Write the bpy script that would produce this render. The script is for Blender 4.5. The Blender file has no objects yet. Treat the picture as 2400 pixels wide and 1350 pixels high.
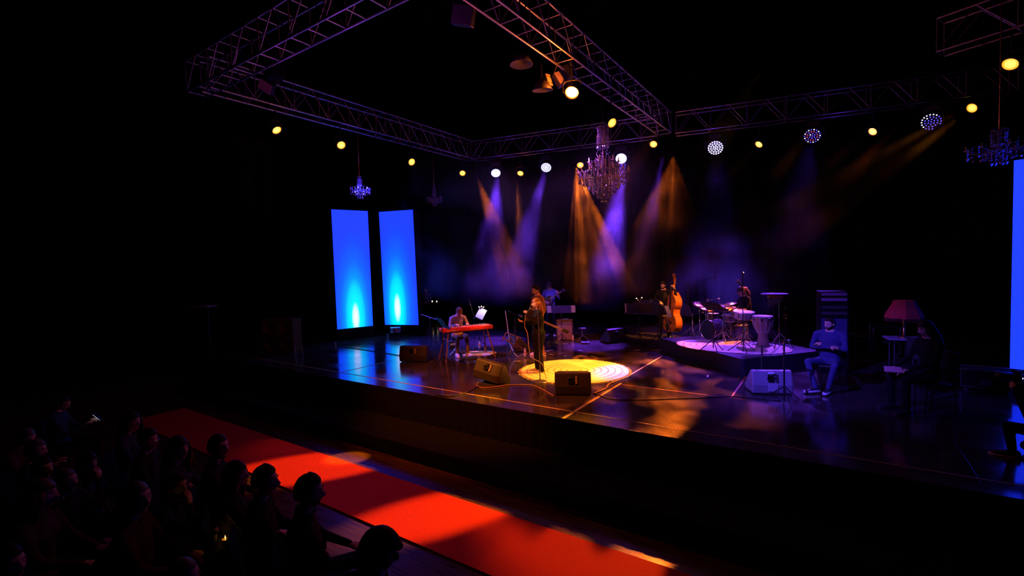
import bpy, bmesh, math, random
import numpy as np
from mathutils import Vector, Matrix, Euler, noise
SC = bpy.context.scene
COL = SC.collection
PI = math.pi
RAD = math.radians
rnd = random.Random(7)

# ------------------------------------------------------------------ camera
F = 1105.0
CAMH = 2.4                                      # eye height above the stage deck; deck is z = 0
RX, RY, RZ = (0.82772753, 0.00152342, -0.56112817), (0.56031673, -0.05607168, 0.82637832), (-0.03020447, -0.99842558, -0.04726567)
cam_d = bpy.data.cameras.new('camera'); cam = bpy.data.objects.new('camera', cam_d); COL.objects.link(cam)
cam_d.sensor_width = 36; cam_d.lens = F / 2400 * 36; cam_d.clip_start = 0.05; cam_d.clip_end = 200
cam.matrix_world = Matrix(((RX[0], -RX[1], -RX[2], 0), (RY[0], -RY[1], -RY[2], 0), (RZ[0], -RZ[1], -RZ[2], CAMH), (0, 0, 0, 1)))
SC.camera = cam

def ray(px, py):
    v = (px - 1200.0, py - 675.0, F)
    return Vector([sum(a * b for a, b in zip(r, v)) for r in (RX, RY, RZ)])
def P(px, py, z=0.0):                           # point of the picture on the level plane z
    v = ray(px, py); t = (z - CAMH) / v.z
    return Vector((v.x * t, v.y * t, z))
def PV(px, py, a, b):                           # on the upright plane through a, b
    v = ray(px, py); n = Vector((b[1] - a[1], a[0] - b[0]))
    t = (n.x * a[0] + n.y * a[1]) / (n.x * v.x + n.y * v.y)
    return Vector((v.x * t, v.y * t, CAMH + v.z * t))
def PY(px, py, y): return PV(px, py, (0, y), (1, y))

# ------------------------------------------------------------------ world, view
SC.view_settings.view_transform = 'Standard'; SC.view_settings.look = 'None'
SC.view_settings.exposure = 0.0; SC.view_settings.gamma = 1.0; SC.view_settings.use_curve_mapping = False
w = bpy.data.worlds.new('world'); SC.world = w; w.use_nodes = True
w.node_tree.nodes['Background'].inputs[0].default_value = (0.01, 0.01, 0.03, 1)
w.node_tree.nodes['Background'].inputs[1].default_value = 0.02
SC.cycles.use_denoising = True
SC.cycles.max_bounces = 6; SC.cycles.diffuse_bounces = 2; SC.cycles.glossy_bounces = 3
SC.cycles.transmission_bounces = 4; SC.cycles.volume_bounces = 0; SC.cycles.transparent_max_bounces = 6
SC.cycles.caustics_reflective = False; SC.cycles.caustics_refractive = False
SC.cycles.volume_step_rate = 1.0; SC.cycles.volume_max_steps = 256
SC.cycles.sample_clamp_indirect = 3.0

AMBER = (1.0, 0.155, 0.01); KEY = (1.0, 0.42, 0.008); PURPLE = (0.17, 0.035, 1.0); BLUE = (0.03, 0.05, 1.0)
def spot(name, pos, target, color, power, angle, blend=0.5, size=0.06, gobo=None, vol=1.0):
    l = bpy.data.lights.new(name, 'SPOT'); l.color = color; l.energy = power
    l.spot_size = RAD(angle); l.spot_blend = blend; l.shadow_soft_size = size
    try: l.volume_factor = vol
    except Exception: pass
    o = bpy.data.objects.new(name, l); COL.objects.link(o); o.location = pos
    o.rotation_euler = (Vector(target) - Vector(pos)).to_track_quat('-Z', 'Y').to_euler()
    if gobo:                                    # a cut metal pattern plate in the lantern: bright and dark breaks in the beam
        l.use_nodes = True; nt = l.node_tree; em = nt.nodes['Emission']
        tc = nt.nodes.new('ShaderNodeTexCoord'); nz = nt.nodes.new('ShaderNodeTexNoise'); rp = nt.nodes.new('ShaderNodeValToRGB')
        mp = nt.nodes.new('ShaderNodeMapping'); mp.inputs['Scale'].default_value = (gobo[0], gobo[0] * gobo[2], gobo[0])
        mp.inputs['Location'].default_value = (gobo[3], 0, 0)
        nt.links.new(tc.outputs['Normal'], mp.inputs[0]); nt.links.new(mp.outputs[0], nz.inputs['Vector'])
        nz.inputs['Scale'].default_value = 1.0; nz.inputs['Detail'].default_value = 1.5
        rp.color_ramp.elements[0].position = gobo[1]; rp.color_ramp.elements[1].position = gobo[1] + 0.08
        rp.color_ramp.elements[0].color = (0, 0, 0, 1)
        nt.links.new(nz.outputs['Fac'], rp.inputs[0]); nt.links.new(rp.outputs[0], em.inputs['Strength'])
    return o
# lights of the rig (LP: truss lamps; many other spots added where no lamp hangs)
LP = dict(a1=(-9.9, 15.2, 5.95), a2=(-7.7, 15.7, 5.95), a3=(-4.3, 16.0, 5.85), a4=(-1.9, 16.8, 5.95), a5=(0.9, 17.3, 5.95), a6=(3.2, 17.9, 6.25), l1=(-10.7, 15.0, 5.95), l2=(-8.8, 15.4, 5.95), l3=(-6.0, 16.0, 5.95), l4=(-3.1, 16.6, 5.95), l5=(-0.5, 17.1, 5.95), l6=(2.3, 17.6, 6.05))
spot('key_on_rug', (-1.2, 11.4, 6.4), (-4.9, 9.4, 0), KEY, 3000, 22, 0.25, 0.05)
spot('rug_top', (-4.7, 10.2, 6.3), (-4.85, 9.4, 0), KEY, 1500, 22, 0.35, 0.05)
spot('follow_spot', (-11.2, 3.6, 6.3), (-5.5, 8.9, 1.46), (1.0, 0.60, 0.42), 4200, 3.4, 0.6, 0.05)
spot('beam_a1', LP['a1'], (-6.1, 10.4, 0), AMBER, 42000, 13, 0.3, 0.04, gobo=(24, 0.48, 1, 0))
spot('beam_b4', (-11.5, 14.7, 5.95), (-5.6, 9.6, 0), AMBER, 15000, 10, 0.3, 0.04, gobo=(26, 0.5, 1, 4))
spot('beam_a2', LP['a2'], (-3.9, 9.6, 0), AMBER, 15000, 17, 0.25, 0.04, gobo=(18, 0.50, 1, 3))
spot('beam_a2_left', LP['a2'], P(1372, 840), AMBER, 40000, 5, 0.5, 0.04, gobo=(40, 0.42, 1, 3))
spot('beam_a2_right', LP['a2'], P(1545, 850), AMBER, 46000, 5.5, 0.6, 0.04, gobo=(40, 0.40, 1, 8))
spot('beam_a3', LP['a3'], (-2.9, 9.2, 0), AMBER, 9000, 26, 0.3, 0.04, gobo=(13, 0.50, 1, 5))
spot('beam_a4', LP['a4'], (-5.6, 10.5, 0), AMBER, 6000, 14, 0.3, 0.05, gobo=(14, 0.5, 1, 7))
spot('beam_a5', LP['a5'], (-4.6, 9.8, 0), AMBER, 5500, 14, 0.3, 0.05, gobo=(14, 0.5, 1, 9))
spot('beam_a6', LP['a6'], (-5.0, 8.6, 0), AMBER, 4000, 12, 0.3, 0.05)
spot('wash_l1', LP['l1'], (-9.4, 12.0, 0), PURPLE, 9000, 22, 0.8, 0.1)
spot('wash_l2', LP['l2'], (-8.9, 12.2, 0), PURPLE, 20000, 18, 0.8, 0.1)
spot('wash_l3', LP['l3'], (-5.75, 12.7, 0), PURPLE, 28000, 17, 0.8, 0.1)
spot('wash_l4', LP['l4'], (-2.6, 12.2, 0.3), PURPLE, 6500, 26, 0.8, 0.1)
spot('wash_l5', LP['l5'], (-1.2, 11.0, 0.3), PURPLE, 7000, 24, 0.8, 0.1)
spot('kit_amber', (1.5, 16.5, 5.9), (-2.3, 12.9, 1.0), AMBER, 9000, 15, 0.6, 0.05)
spot('bass_amber', (0.2, 13.6, 6.3), (-4.0, 14.8, 0.9), (1, .28, .02), 9000, 11, 0.5, 0.05)
spot('bass_front', (-3.0, 6.2, 6.4), (-4.2, 14.6, 1.1), (1.0, 0.30, 0.16), 2800, 13, 0.7, 0.05)
spot('guitar_front', (-6.0, 5.4, 6.4), (-7.4, 13.2, 1.0), (0.20, 0.06, 1.0), 4200, 13, 0.8, 0.05)
spot('amp_amber', (-4.6, 6.6, 6.4), (-6.7, 13.3, 0.2), AMBER, 2600, 11, 0.6, 0.05)
spot('bass_guitar_side', (-3.4, 12.5, 6.4), (-6.3, 10.9, 0.9), AMBER, 1800, 14, 0.6, 0.05)
spot('floor_blue', (-11.6, 8.5, 6.2), (-10.4, 11.6, 0), (0.05, 0.04, 1.0), 6000, 36, 0.8, 0.1)
spot('mist_back', (-2.9, 16.6, 5.8), (-3.3, 16.9, 0), (0.10, 0.035, 1.0), 3400, 44, 1.0, 0.1)
spot('wash_front', (-3.4, 2.6, 6.0), (-0.4, 9.9, 0.6), (0.11, 0.05, 1.0), 4600, 24, 0.9, 0.1)
spot('wash_front_kit', (-4.6, 5.6, 6.4), (-2.2, 12.4, 0.8), (0.20, 0.06, 1.0), 1500, 18, 0.8, 0.1)
spot('wash_front_left', (-11.4, 7.0, 6.4), (-8.5, 10.0, 0.9), (0.13, 0.08, 1.0), 4200, 24, 0.8, 0.1)
spot('keys_amber', (-5.2, 9.2, 6.3), (-8.2, 9.9, 0.5), AMBER, 2600, 9, 0.5, 0.05)
spot('monitor_amber', (-6.0, 3.9, 6.4), (-6.0, 8.0, 0), AMBER, 2400, 50, 0.7, 0.1)
spot('carpet_patch_left', (2.9, 16.6, 6.1), (-7.1, 4.45, -0.85), (1.0, 0.30, 0.008), 34000, 4.8, 0.5, 0.05)
spot('strip_patch', (-2.5, 9.0, 6.3), (-6.95, 4.98, -0.85), (1.0, 0.3, 0.02), 16000, 3.8, 0.3, 0.05)
spot('carpet_patch_right', (3.0, 16.7, 6.1), (-4.3, 4.4, -0.85), (1.0, 0.30, 0.008), 36000, 4.8, 0.7, 0.05)
spot('rug_violet', (-4.6, 15.9, 5.9), (-3.85, 9.75, 0), PURPLE, 11000, 9, 1.0, 0.05)
spot('monitor_key', (-7.4, 3.9, 6.3), (-5.95, 7.8, 0.3), (1, .26, .03), 2600, 8, 0.6, 0.05)
spot('carpet_wash', (-5.6, 5.1, 6.3), (-5.4, 4.3, -0.85), (1.0, 0.06, 0.02), 130, 50, 1.0, 0.2)
def point_light(name, pos, color, power):             # small point light; the loop below adds fill for the rig
    l = bpy.data.lights.new(name, 'POINT'); l.color = color; l.energy = power; l.shadow_soft_size = 0.08
    o = bpy.data.objects.new(name, l); COL.objects.link(o); o.location = pos
for i, (p, c, e) in enumerate([((-4.5, 8.9, 5.95), AMBER, 90), ((-4.6, 6.8, 5.7), (1, .1, .25), 10), ((-4.6, 13.4, 5.9), (1, .15, .08), 8), ((-4.3, 15.6, 5.8), AMBER, 12), ((-9.8, 14.9, 5.8), AMBER, 6), ((-8.8, 15.1, 5.8), PURPLE, 12), ((-10.7, 14.6, 5.8), PURPLE, 12), ((-6.0, 15.6, 5.7), PURPLE, 16), ((-3.1, 16.2, 5.8), PURPLE, 16), ((0.4, 16.9, 5.8), PURPLE, 10),
        ((-11.2, 7.2, 5.8), AMBER, 4), ((-11.3, 9.4, 5.8), (0.2, 0.06, 1), 6), ((-9.6, 5.5, 5.7), (0.5, 0.05, 0.8), 9), ((-7.6, 5.5, 5.6), (0.6, 0.06, 0.8), 14), ((-5.8, 5.6, 5.6), (0.6, 0.06, 0.7), 10), ((-4.8, 12.4, 4.7), (0.4, 0.06, 0.9), 16), ((-4.9, 10.6, 4.9), (0.45, 0.08, 0.9), 16)]): point_light('rig_fill', p, c, e * (1.0 if i in (0, 15, 16, 17) else 0.6))  # fill added to brighten truss and chandeliers, partly with no lamp near


# ------------------------------------------------------------------ materials
MATS = {}
def mat(name, col, rough=0.6, metal=0.0, spec=0.4, emit=None, estr=0.0, var=0.12, scale=25.0, bump=0.0, coat=0.0):
    if name in MATS: return MATS[name]
    m = bpy.data.materials.new(name); m.use_nodes = True; nt = m.node_tree; b = nt.nodes['Principled BSDF']
    b.inputs['Roughness'].default_value = rough; b.inputs['Metallic'].default_value = metal
    b.inputs['Specular IOR Level'].default_value = spec; b.inputs['Coat Weight'].default_value = coat
    if emit: b.inputs['Emission Color'].default_value = (*emit, 1); b.inputs['Emission Strength'].default_value = estr
    tc = nt.nodes.new('ShaderNodeTexCoord'); nz = nt.nodes.new('ShaderNodeTexNoise'); nz.inputs['Scale'].default_value = scale
    nt.links.new(tc.outputs['Object'], nz.inputs['Vector'])
    mx = nt.nodes.new('ShaderNodeMix'); mx.data_type = 'RGBA'
    mx.inputs[6].default_value = (*[c * (1 - var) for c in col], 1); mx.inputs[7].default_value = (*[min(1, c * (1 + var)) for c in col], 1)
    nt.links.new(nz.outputs['Fac'], mx.inputs[0]); nt.links.new(mx.outputs[2], b.inputs['Base Color'])
    if bump:
        bp = nt.nodes.new('ShaderNodeBump'); bp.inputs['Strength'].default_value = bump; bp.inputs['Distance'].default_value = 0.01
        nt.links.new(nz.outputs['Fac'], bp.inputs['Height']); nt.links.new(bp.outputs[0], b.inputs['Normal'])
    MATS[name] = m; return m
def ramp(nt, fac, stops):
    r = nt.nodes.new('ShaderNodeValToRGB'); e = r.color_ramp.elements
    e[0].position = stops[0][0]; e[0].color = (*stops[0][1], 1); e[1].position = stops[-1][0]; e[1].color = (*stops[-1][1], 1)
    for p, c in stops[1:-1]: n = e.new(p); n.color = (*c, 1)
    nt.links.new(fac, r.inputs[0]); return r.outputs[0]
def texmat(name, kind, scale, stops, rough=0.6, spec=0.4, coord='Object', vscale=(1, 1, 1), bump=0.0, detail=3.0, coat=0.0, emit=0.0, rmap=None):
    m = bpy.data.materials.new(name); m.use_nodes = True; nt = m.node_tree; b = nt.nodes['Principled BSDF']
    tc = nt.nodes.new('ShaderNodeTexCoord'); mp = nt.nodes.new('ShaderNodeMapping'); mp.inputs['Scale'].default_value = vscale
    nt.links.new(tc.outputs[coord], mp.inputs[0])
    t = nt.nodes.new({'noise': 'ShaderNodeTexNoise', 'voronoi': 'ShaderNodeTexVoronoi', 'wave': 'ShaderNodeTexWave', 'checker': 'ShaderNodeTexChecker'}[kind])
    t.inputs['Scale'].default_value = scale; nt.links.new(mp.outputs[0], t.inputs['Vector'])
    if kind == 'noise': t.inputs['Detail'].default_value = detail
    if kind == 'wave': t.inputs['Distortion'].default_value = 2.0; t.inputs['Detail'].default_value = detail
    fac = t.outputs['Distance'] if kind == 'voronoi' else t.outputs['Fac']
    c = ramp(nt, fac, stops); nt.links.new(c, b.inputs['Base Color'])
    b.inputs['Roughness'].default_value = rough; b.inputs['Specular IOR Level'].default_value = spec; b.inputs['Coat Weight'].default_value = coat
    if rmap: nt.links.new(ramp(nt, fac, [(0.3, (rmap[0],) * 3), (0.7, (rmap[1],) * 3)]), b.inputs['Roughness'])
    if emit: nt.links.new(c, b.inputs['Emission Color']); b.inputs['Emission Strength'].default_value = emit
    if bump:
        bp = nt.nodes.new('ShaderNodeBump'); bp.inputs['Strength'].default_value = bump; bp.inputs['Distance'].default_value = 0.01
        nt.links.new(fac, bp.inputs['Height']); nt.links.new(bp.outputs[0], b.inputs['Normal'])
    MATS[name] = m; return m
BLACK = mat('black_powder_coat', (0.012, 0.012, 0.014), 0.45)
MATTE = mat('matt_black', (0.006, 0.006, 0.008), 0.85, spec=0.15)
CLOTH = mat('black_cloth', (0.008, 0.008, 0.012), 0.95, spec=0.1, bump=0.3, scale=8)
CHROME = mat('chrome', (0.75, 0.75, 0.78), 0.18, metal=1.0)
STEEL = mat('truss_aluminium', (0.5, 0.5, 0.52), 0.42, metal=1.0)
WHITE = mat('white_paint', (0.8, 0.8, 0.8), 0.5)
PAPER = mat('paper', (0.85, 0.84, 0.82), 0.8)
DGREY = mat('dark_grey_plastic', (0.05, 0.05, 0.055), 0.5)
BRASS = mat('brass_cymbal', (0.85, 0.6, 0.25), 0.25, metal=1.0)
GOLDM = mat('gilt_metal', (0.7, 0.45, 0.15), 0.3, metal=1.0)
CAB = mat('speaker_cabinet', (0.035, 0.03, 0.028), 0.42, spec=0.5, bump=0.25, scale=120)

# ------------------------------------------------------------------ mesh helpers
class MB:
    def __init__(s): s.v = []; s.f = []; s.m = []
    def add(s, vs, fs, m=0):
        o = len(s.v); s.v += [tuple(v) for v in vs]; s.f += [tuple(i + o for i in f) for f in fs]; s.m += [m] * len(fs); return s
    def box(s, c, d, rz=0, rx=0, ry=0, m=0):
        R = Euler((rx, ry, rz)).to_matrix(); c = Vector(c)
        vs = [c + R @ Vector((x * d[0] / 2, y * d[1] / 2, z * d[2] / 2)) for x in (-1, 1) for y in (-1, 1) for z in (-1, 1)]
        return s.add(vs, [(0, 1, 3, 2), (4, 6, 7, 5), (0, 4, 5, 1), (2, 3, 7, 6), (0, 2, 6, 4), (1, 5, 7, 3)], m)
    def loft(s, rings, m=0, cap=True, closed=False):
        n = len(rings[0]); vs = [p for r in rings for p in r]; fs = []
        k = len(rings)
        for i in range(k if closed else k - 1):
            j = (i + 1) % k
            for a in range(n): b = (a + 1) % n; fs.append((i * n + a, i * n + b, j * n + b, j * n + a))
        if cap and not closed: fs += [tuple(range(n))[::-1], tuple((k - 1) * n + a for a in range(n))]
        return s.add(vs, fs, m)
    def tube(s, pts, r, n=8, m=0, cap=True, flat=1.0, up=None):
        pts = [Vector(p) for p in pts]; rs = r if isinstance(r, (list, tuple)) else [r] * len(pts); rings = []
        u = Vector(up) if up else None
        for i, p in enumerate(pts):
            t = (pts[min(i + 1, len(pts) - 1)] - pts[max(i - 1, 0)])
            t = t.normalized() if t.length > 1e-9 else Vector((0, 0, 1))
            a = u if u is not None else (Vector((0, 0, 1)) if abs(t.z) < 0.9 else Vector((1, 0, 0)))
            x = t.cross(a).normalized(); y = x.cross(t).normalized()
            if u is None: u = y
            else: u = y
            rings.append([p + x * math.cos(q) * rs[i] + y * math.sin(q) * rs[i] * flat for q in [2 * PI * k / n for k in range(n)]])
        return s.loft(rings, m, cap)
    def lathe(s, prof, n=20, c=(0, 0, 0), m=0, axis=None):
        c = Vector(c); R = Vector(axis).to_track_quat('Z', 'Y').to_matrix() if axis else Matrix.Identity(3)
        rings = [[c + R @ Vector((max(r, 1e-4) * math.cos(2 * PI * k / n), max(r, 1e-4) * math.sin(2 * PI * k / n), z)) for k in range(n)] for r, z in prof]
        return s.loft(rings, m, True)
    def ball(s, c, r, n=10, m=0, R=None):
        c = Vector(c); r = (r, r, r) if isinstance(r, (int, float)) else r; R = R or Matrix.Identity(3); k = max(4, n // 2 + 1)
        rings = [[c + R @ Vector((r[0] * math.sin(a) * math.cos(2 * PI * j / n), r[1] * math.sin(a) * math.sin(2 * PI * j / n), -r[2] * math.cos(a))) for j in range(n)]
                 for a in [0.02 + (PI - 0.04) * i / k for i in range(k + 1)]]
        return s.loft(rings, m, True)
    def prism(s, poly, h0, h1, plane='xy', m=0):
        def q(p, h): return {'xy': (p[0], p[1], h), 'xz': (p[0], h, p[1]), 'yz': (h, p[0], p[1])}[plane]
        return s.loft([[q(p, h0) for p in poly], [q(p, h1) for p in poly]], m)
    def mesh(s, name, mats, smooth=False):
        me = bpy.data.meshes.new(name); me.from_pydata(s.v, [], s.f)
        for m in (mats if isinstance(mats, (list, tuple)) else [mats]): me.materials.append(m)
        me.polygons.foreach_set('material_index', s.m)
        bm = bmesh.new(); bm.from_mesh(me); bmesh.ops.recalc_face_normals(bm, faces=bm.faces); bm.to_mesh(me); bm.free()
        if smooth: me.polygons.foreach_set('use_smooth', [True] * len(me.polygons))
        me.update(); return me
    def build(s, name, mats, parent=None, smooth=False, bevel=0.0, label=None, loc=None, rot=None):
        o = bpy.data.objects.new(name, s.mesh(name, mats, smooth)); COL.objects.link(o)
        if parent: o.parent = parent
        if loc is not None: o.location = loc
        if rot is not None: o.rotation_euler = rot
        if bevel:
            b = o.modifiers.new('bevel', 'BEVEL'); b.width = bevel; b.segments = 2; b.limit_method = 'ANGLE'
        if label: o['label'] = label
        return o
def tag(o, label, cat, group=None, kind=None):
    o['label'] = label
    if cat: o['category'] = cat
    if group: o['group'] = group
    if kind: o['kind'] = kind
    return o
def thing(name, label, cat, loc=(0, 0, 0), rot=0.0, group=None):
    o = bpy.data.objects.new(name, None); COL.objects.link(o); o.location = loc; o.empty_display_size = 0.1
    o.rotation_euler = rot if isinstance(rot, (tuple, Euler)) else (0, 0, rot)
    return tag(o, label, cat, group)
def structure(o): o['kind'] = 'structure'; return o
_unit = {}
def bar(name, p, q, r, m, parent=None, n=8):   # straight round bar sharing one unit mesh per material
    key = (m.name, n)
    if key not in _unit:
        _unit[key] = MB().tube([(0, 0, 0), (0, 0, 1)], 1.0, n).mesh('bar_' + m.name, m, True)
    p = Vector(p); q = Vector(q); d = q - p
    o = bpy.data.objects.new(name, _unit[key]); COL.objects.link(o)
    if parent: o.parent = parent
    o.location = p; o.rotation_euler = d.to_track_quat('Z', 'Y').to_euler(); o.scale = (r, r, d.length)
    return o
def copy_tree(o, parent=None):
    c = o.copy(); COL.objects.link(c); c.parent = parent
    for ch in list(o.children): copy_tree(ch, c)
    return c
def dup(o, label, loc, rot=None, group=None):
    c = copy_tree(o); c.location = loc
    if rot is not None: c.rotation_euler = (0, 0, rot)
    c['label'] = label
    if group: c['group'] = group
    return c
def face(dx, dy): return math.atan2(dx, -dy)    # turn so that local -Y looks along (dx, dy)
# ------------------------------------------------------------------ setting
FZ = -0.85                                      # hall floor
HALL = texmat('worn_dark_boards', 'noise', 3.0, [(0.3, (0.03, 0.014, 0.006)), (0.55, (0.08, 0.038, 0.015)), (0.75, (0.14, 0.07, 0.028))], rough=0.3, vscale=(0.8, 14, 1), bump=0.15, detail=6, rmap=(0.22, 0.42))
structure(MB().box((-3, 8, FZ - 0.1), (40, 36, 0.2)).build('floor', HALL))
WALLM = mat('black_stage_drape', (0.004, 0.004, 0.006), 0.95, spec=0.05)
def drape(name, a, b, z0, z1, amp=0.12, wl=0.5):
    a, b = Vector(a), Vector(b); d = b - a; L = d.length; d /= L; nrm = Vector((-d.y, d.x)); n = int(L / wl * 6)
    mb = MB(); top = []; bot = []
    pts = [(a + d * (L * i / n) + nrm * (amp * math.sin(2 * PI * i / 6) + 0.04 * math.sin(i * 1.7))) for i in range(n + 1)]
    mb.add([(p.x, p.y, z0) for p in pts] + [(p.x, p.y, z1) for p in pts] , [(i, i + 1, n + 2 + i, n + 1 + i) for i in range(n)])
    return structure(mb.build(name, WALLM, None, True))
drape('wall_back', (-23, 20.8), (14, 20.8), FZ, 12)
drape('wall_left', (-22.5, -9), (-22.5, 21), FZ, 12)
drape('wall_right', (12, -9), (12, 21), FZ, 12)
structure(MB().box((-4, -9.6, 5.5), (36, 0.3, 13)).build('wall_front', WALLM))
structure(MB().box((-3, 6, 12), (40, 32, 0.2)).build('ceiling', WALLM))

# red carpet runner on the hall floor
CARPET = mat('red_carpet', (0.62, 0.035, 0.006), 0.7, spec=0.15, var=0.06, scale=60, bump=0.05)
tag(MB().box((-4.0, 4.33, FZ + 0.01), (18.2, 1.09, 0.02)).build('carpet_runner', CARPET, bevel=0.004), 'long plain red carpet runner laid along the front of the stage', 'carpet')

# stage deck
DECK = texmat('glossy_black_dance_floor', 'noise', 1.4, [(0.3, (0.030, 0.024, 0.022)), (0.6, (0.05, 0.042, 0.038)), (0.8, (0.075, 0.06, 0.055))], rough=0.12, spec=0.5, bump=0.0, detail=5, rmap=(0.08, 0.2), vscale=(1, 1, 1))
DECK.node_tree.nodes['Principled BSDF'].inputs['IOR'].default_value = 2.3
st = thing('stage', 'wide low stage with glossy black floor panels and black skirt', 'stage', (0, 0, 0))
XL, XR, YF, YB = -17.0, 5.2, 6.4, 20.2
DL = -13.0                                      # the deck is cut back on the left
MB().box(((XL + XR) / 2 + 2, (YF + YB) / 2 + 0.01, FZ / 2 - 0.03), (XR - XL - 4, YB - YF - 0.06, -FZ - 0.06)).build('platform_body', CLOTH, st)
xs = [-15.0, -9.6, -3.5, 1.3, XR]
ys = [YF, 8.75, 12.6, 16.4, YB]
mids = {0: [], 1: [-6.6], 2: [-1.44], 3: []}
for i in range(4):
    for j in range(4):
        cuts = [xs[i]] + ([c for c in mids[i]] if j > 0 else []) + [xs[i + 1]]
        for k in range(len(cuts) - 1):
            a, b = cuts[k], cuts[k + 1]
            MB().box(((a + b) / 2, (ys[j] + ys[j + 1]) / 2, -0.02), (b - a - 0.006, ys[j + 1] - ys[j] - 0.006, 0.04)).build('floor_panel', DECK, st, bevel=0.002)
fr = MB(); n = 330
fr.add([(-15 + 20.2 * i / n, YF - 0.012 - 0.006 * math.sin(i * 1.9), -0.002) for i in range(n + 1)] + [(-15 + 20.2 * i / n, YF - 0.05 - 0.05 * math.sin(i * 1.9), FZ) for i in range(n + 1)], [(i, i + 1, n + 2 + i, n + 1 + i) for i in range(n)])
fr.build('front_skirt', CLOTH, st, True)
MB().box((-5, 5.93, FZ + 0.14), (20, 0.94, 0.28)).build('step', CLOTH, st, bevel=0.02)  # added black box that keeps the strip before the stage dark
TAPE = mat('yellow_floor_tape', (0.55, 0.42, 0.12), 0.5)
def tape(p, q, w, m=TAPE, parent=st, name='tape_line'):
    p, q = Vector((p[0], p[1], 0)), Vector((q[0], q[1], 0)); c = (p + q) / 2; d = q - p
    return MB().box((c.x, c.y, 0.0015), (d.length, w, 0.003), rz=math.atan2(d.y, d.x)).build(name, m, parent)
tape((-13.6, 6.87), (-3.45, 6.78), 0.03); tape((-3.45, 6.78), (4.6, 6.78), 0.018)
tape((-3.46, 6.4), (-3.46, 8.85), 0.05); tape((-3.55, 9.3), (-3.55, 11.9), 0.03)
RT = mat('red_floor_tape', (0.5, 0.12, 0.05), 0.5); tape((-1.44, 8.75), (-1.44, 10.6), 0.03, RT)
tape((-9.6, 6.9), (-9.6, 8.3), 0.035); tape((-3.4, 8.76), (-1.2, 8.76), 0.02, RT)
for a in range(14):                             # small scraps of marking tape
    x, y = rnd.uniform(-7, -1), rnd.uniform(9.5, 13); q = rnd.uniform(0, 3)
    if x > -4.4 and y > 10.4: x -= 2.6
    tape((x, y), (x + 0.16 * math.cos(q), y + 0.16 * math.sin(q)), 0.025, PAPER, st, 'marking_tape')
# far left: lower apron with planks that carries the screens
LOWP = mat('side_plank', (0.02, 0.018, 0.02), 0.3, spec=0.6)
wing = thing('wing_platform', 'low dark platform of planks under the left lit screens', 'platform', (0, 0, 0))
for i in range(16):
    y = 7.2 + i * 0.5
    MB().box((-17.6, y, -0.10), (5.1, 0.485, 0.08)).build('plank', LOWP, wing)
MB().box((-17.6, 11.0, -0.5), (5.0, 8.0, 0.7)).build('platform_frame', CLOTH, wing)

# ---------------------------------------------------------------- lit screens
def lit_screen_mat(name, cx, cz, sx):
    m = bpy.data.materials.new(name); m.use_nodes = True; nt = m.node_tree; b = nt.nodes['Principled BSDF']
    b.inputs['Base Color'].default_value = (0.1, 0.1, 0.12, 1); b.inputs['Roughness'].default_value = 0.8; b.inputs['Specular IOR Level'].default_value = 0.1
    tc = nt.nodes.new('ShaderNodeTexCoord'); mp = nt.nodes.new('ShaderNodeMapping'); nt.links.new(tc.outputs['Object'], mp.inputs[0])
    mp.vector_type = 'POINT'; mp.inputs['Location'].default_value = (-cx / 0.85, 0, -cz / 3.2); mp.inputs['Scale'].default_value = (1 / 0.85, 0, 1 / 3.2)
    ln = nt.nodes.new('ShaderNodeVectorMath'); ln.operation = 'LENGTH'; nt.links.new(mp.outputs[0], ln.inputs[0])
    c = ramp(nt, ln.outputs['Value'], [(0.0, (0.45, 0.5, 1)), (0.09, (0.35, 0.5, 1.0)), (0.17, (0.0, 0.45, 1.0)), (0.34, (0.0, 0.32, 1.0)), (0.44, (0.0, 0.14, 1.0)), (0.62, (0.002, 0.06, 1.0)), (0.85, (0.004, 0.032, 1.0)), (1.0, (0.006, 0.026, 1.0))])
    nt.links.new(c, b.inputs['Emission Color']); b.inputs['Emission Strength'].default_value = 2.2
    return m
def lit_screen(label, a, b, z0, z1, hot, hz, sx, lean=0.0, grad=True):
    a, b = Vector(a), Vector(b); d = b - a; W = d.length
    t = thing('light_screen', label, 'screen', (a.x, a.y, z0), (0, 0, math.atan2(d.y, d.x)))
    M = lit_screen_mat('lit_screen_cloth', hot * W, hz, sx)
    H = z1 - z0
    mb = MB(); mb.add([(0, -0.03, 0), (W, -0.03, 0), (W + lean, -0.03, H), (lean, -0.03, H), (0, -0.02, 0), (W, -0.02, 0), (W + lean, -0.02, H), (lean, -0.02, H)],
           [(0, 1, 2, 3), (4, 7, 6, 5), (0, 4, 5, 1), (1, 5, 6, 2), (2, 6, 7, 3), (3, 7, 4, 0)]); mb.build('lit_cloth', M, t)
    MB().box((W / 2, 0.2, H / 2), (W, 0.42, H)).build('light_box', MATTE, t)
    MB().box((W / 2, 0.2, (z_deck(a) - z0) / 2 - 0.01), (W + 0.05, 0.5, z0 - z_deck(a) - 0.02)).build('base', MATTE, t)
    return t
def z_deck(a): return -0.06 if a.x < -13.2 else 0.0
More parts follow.
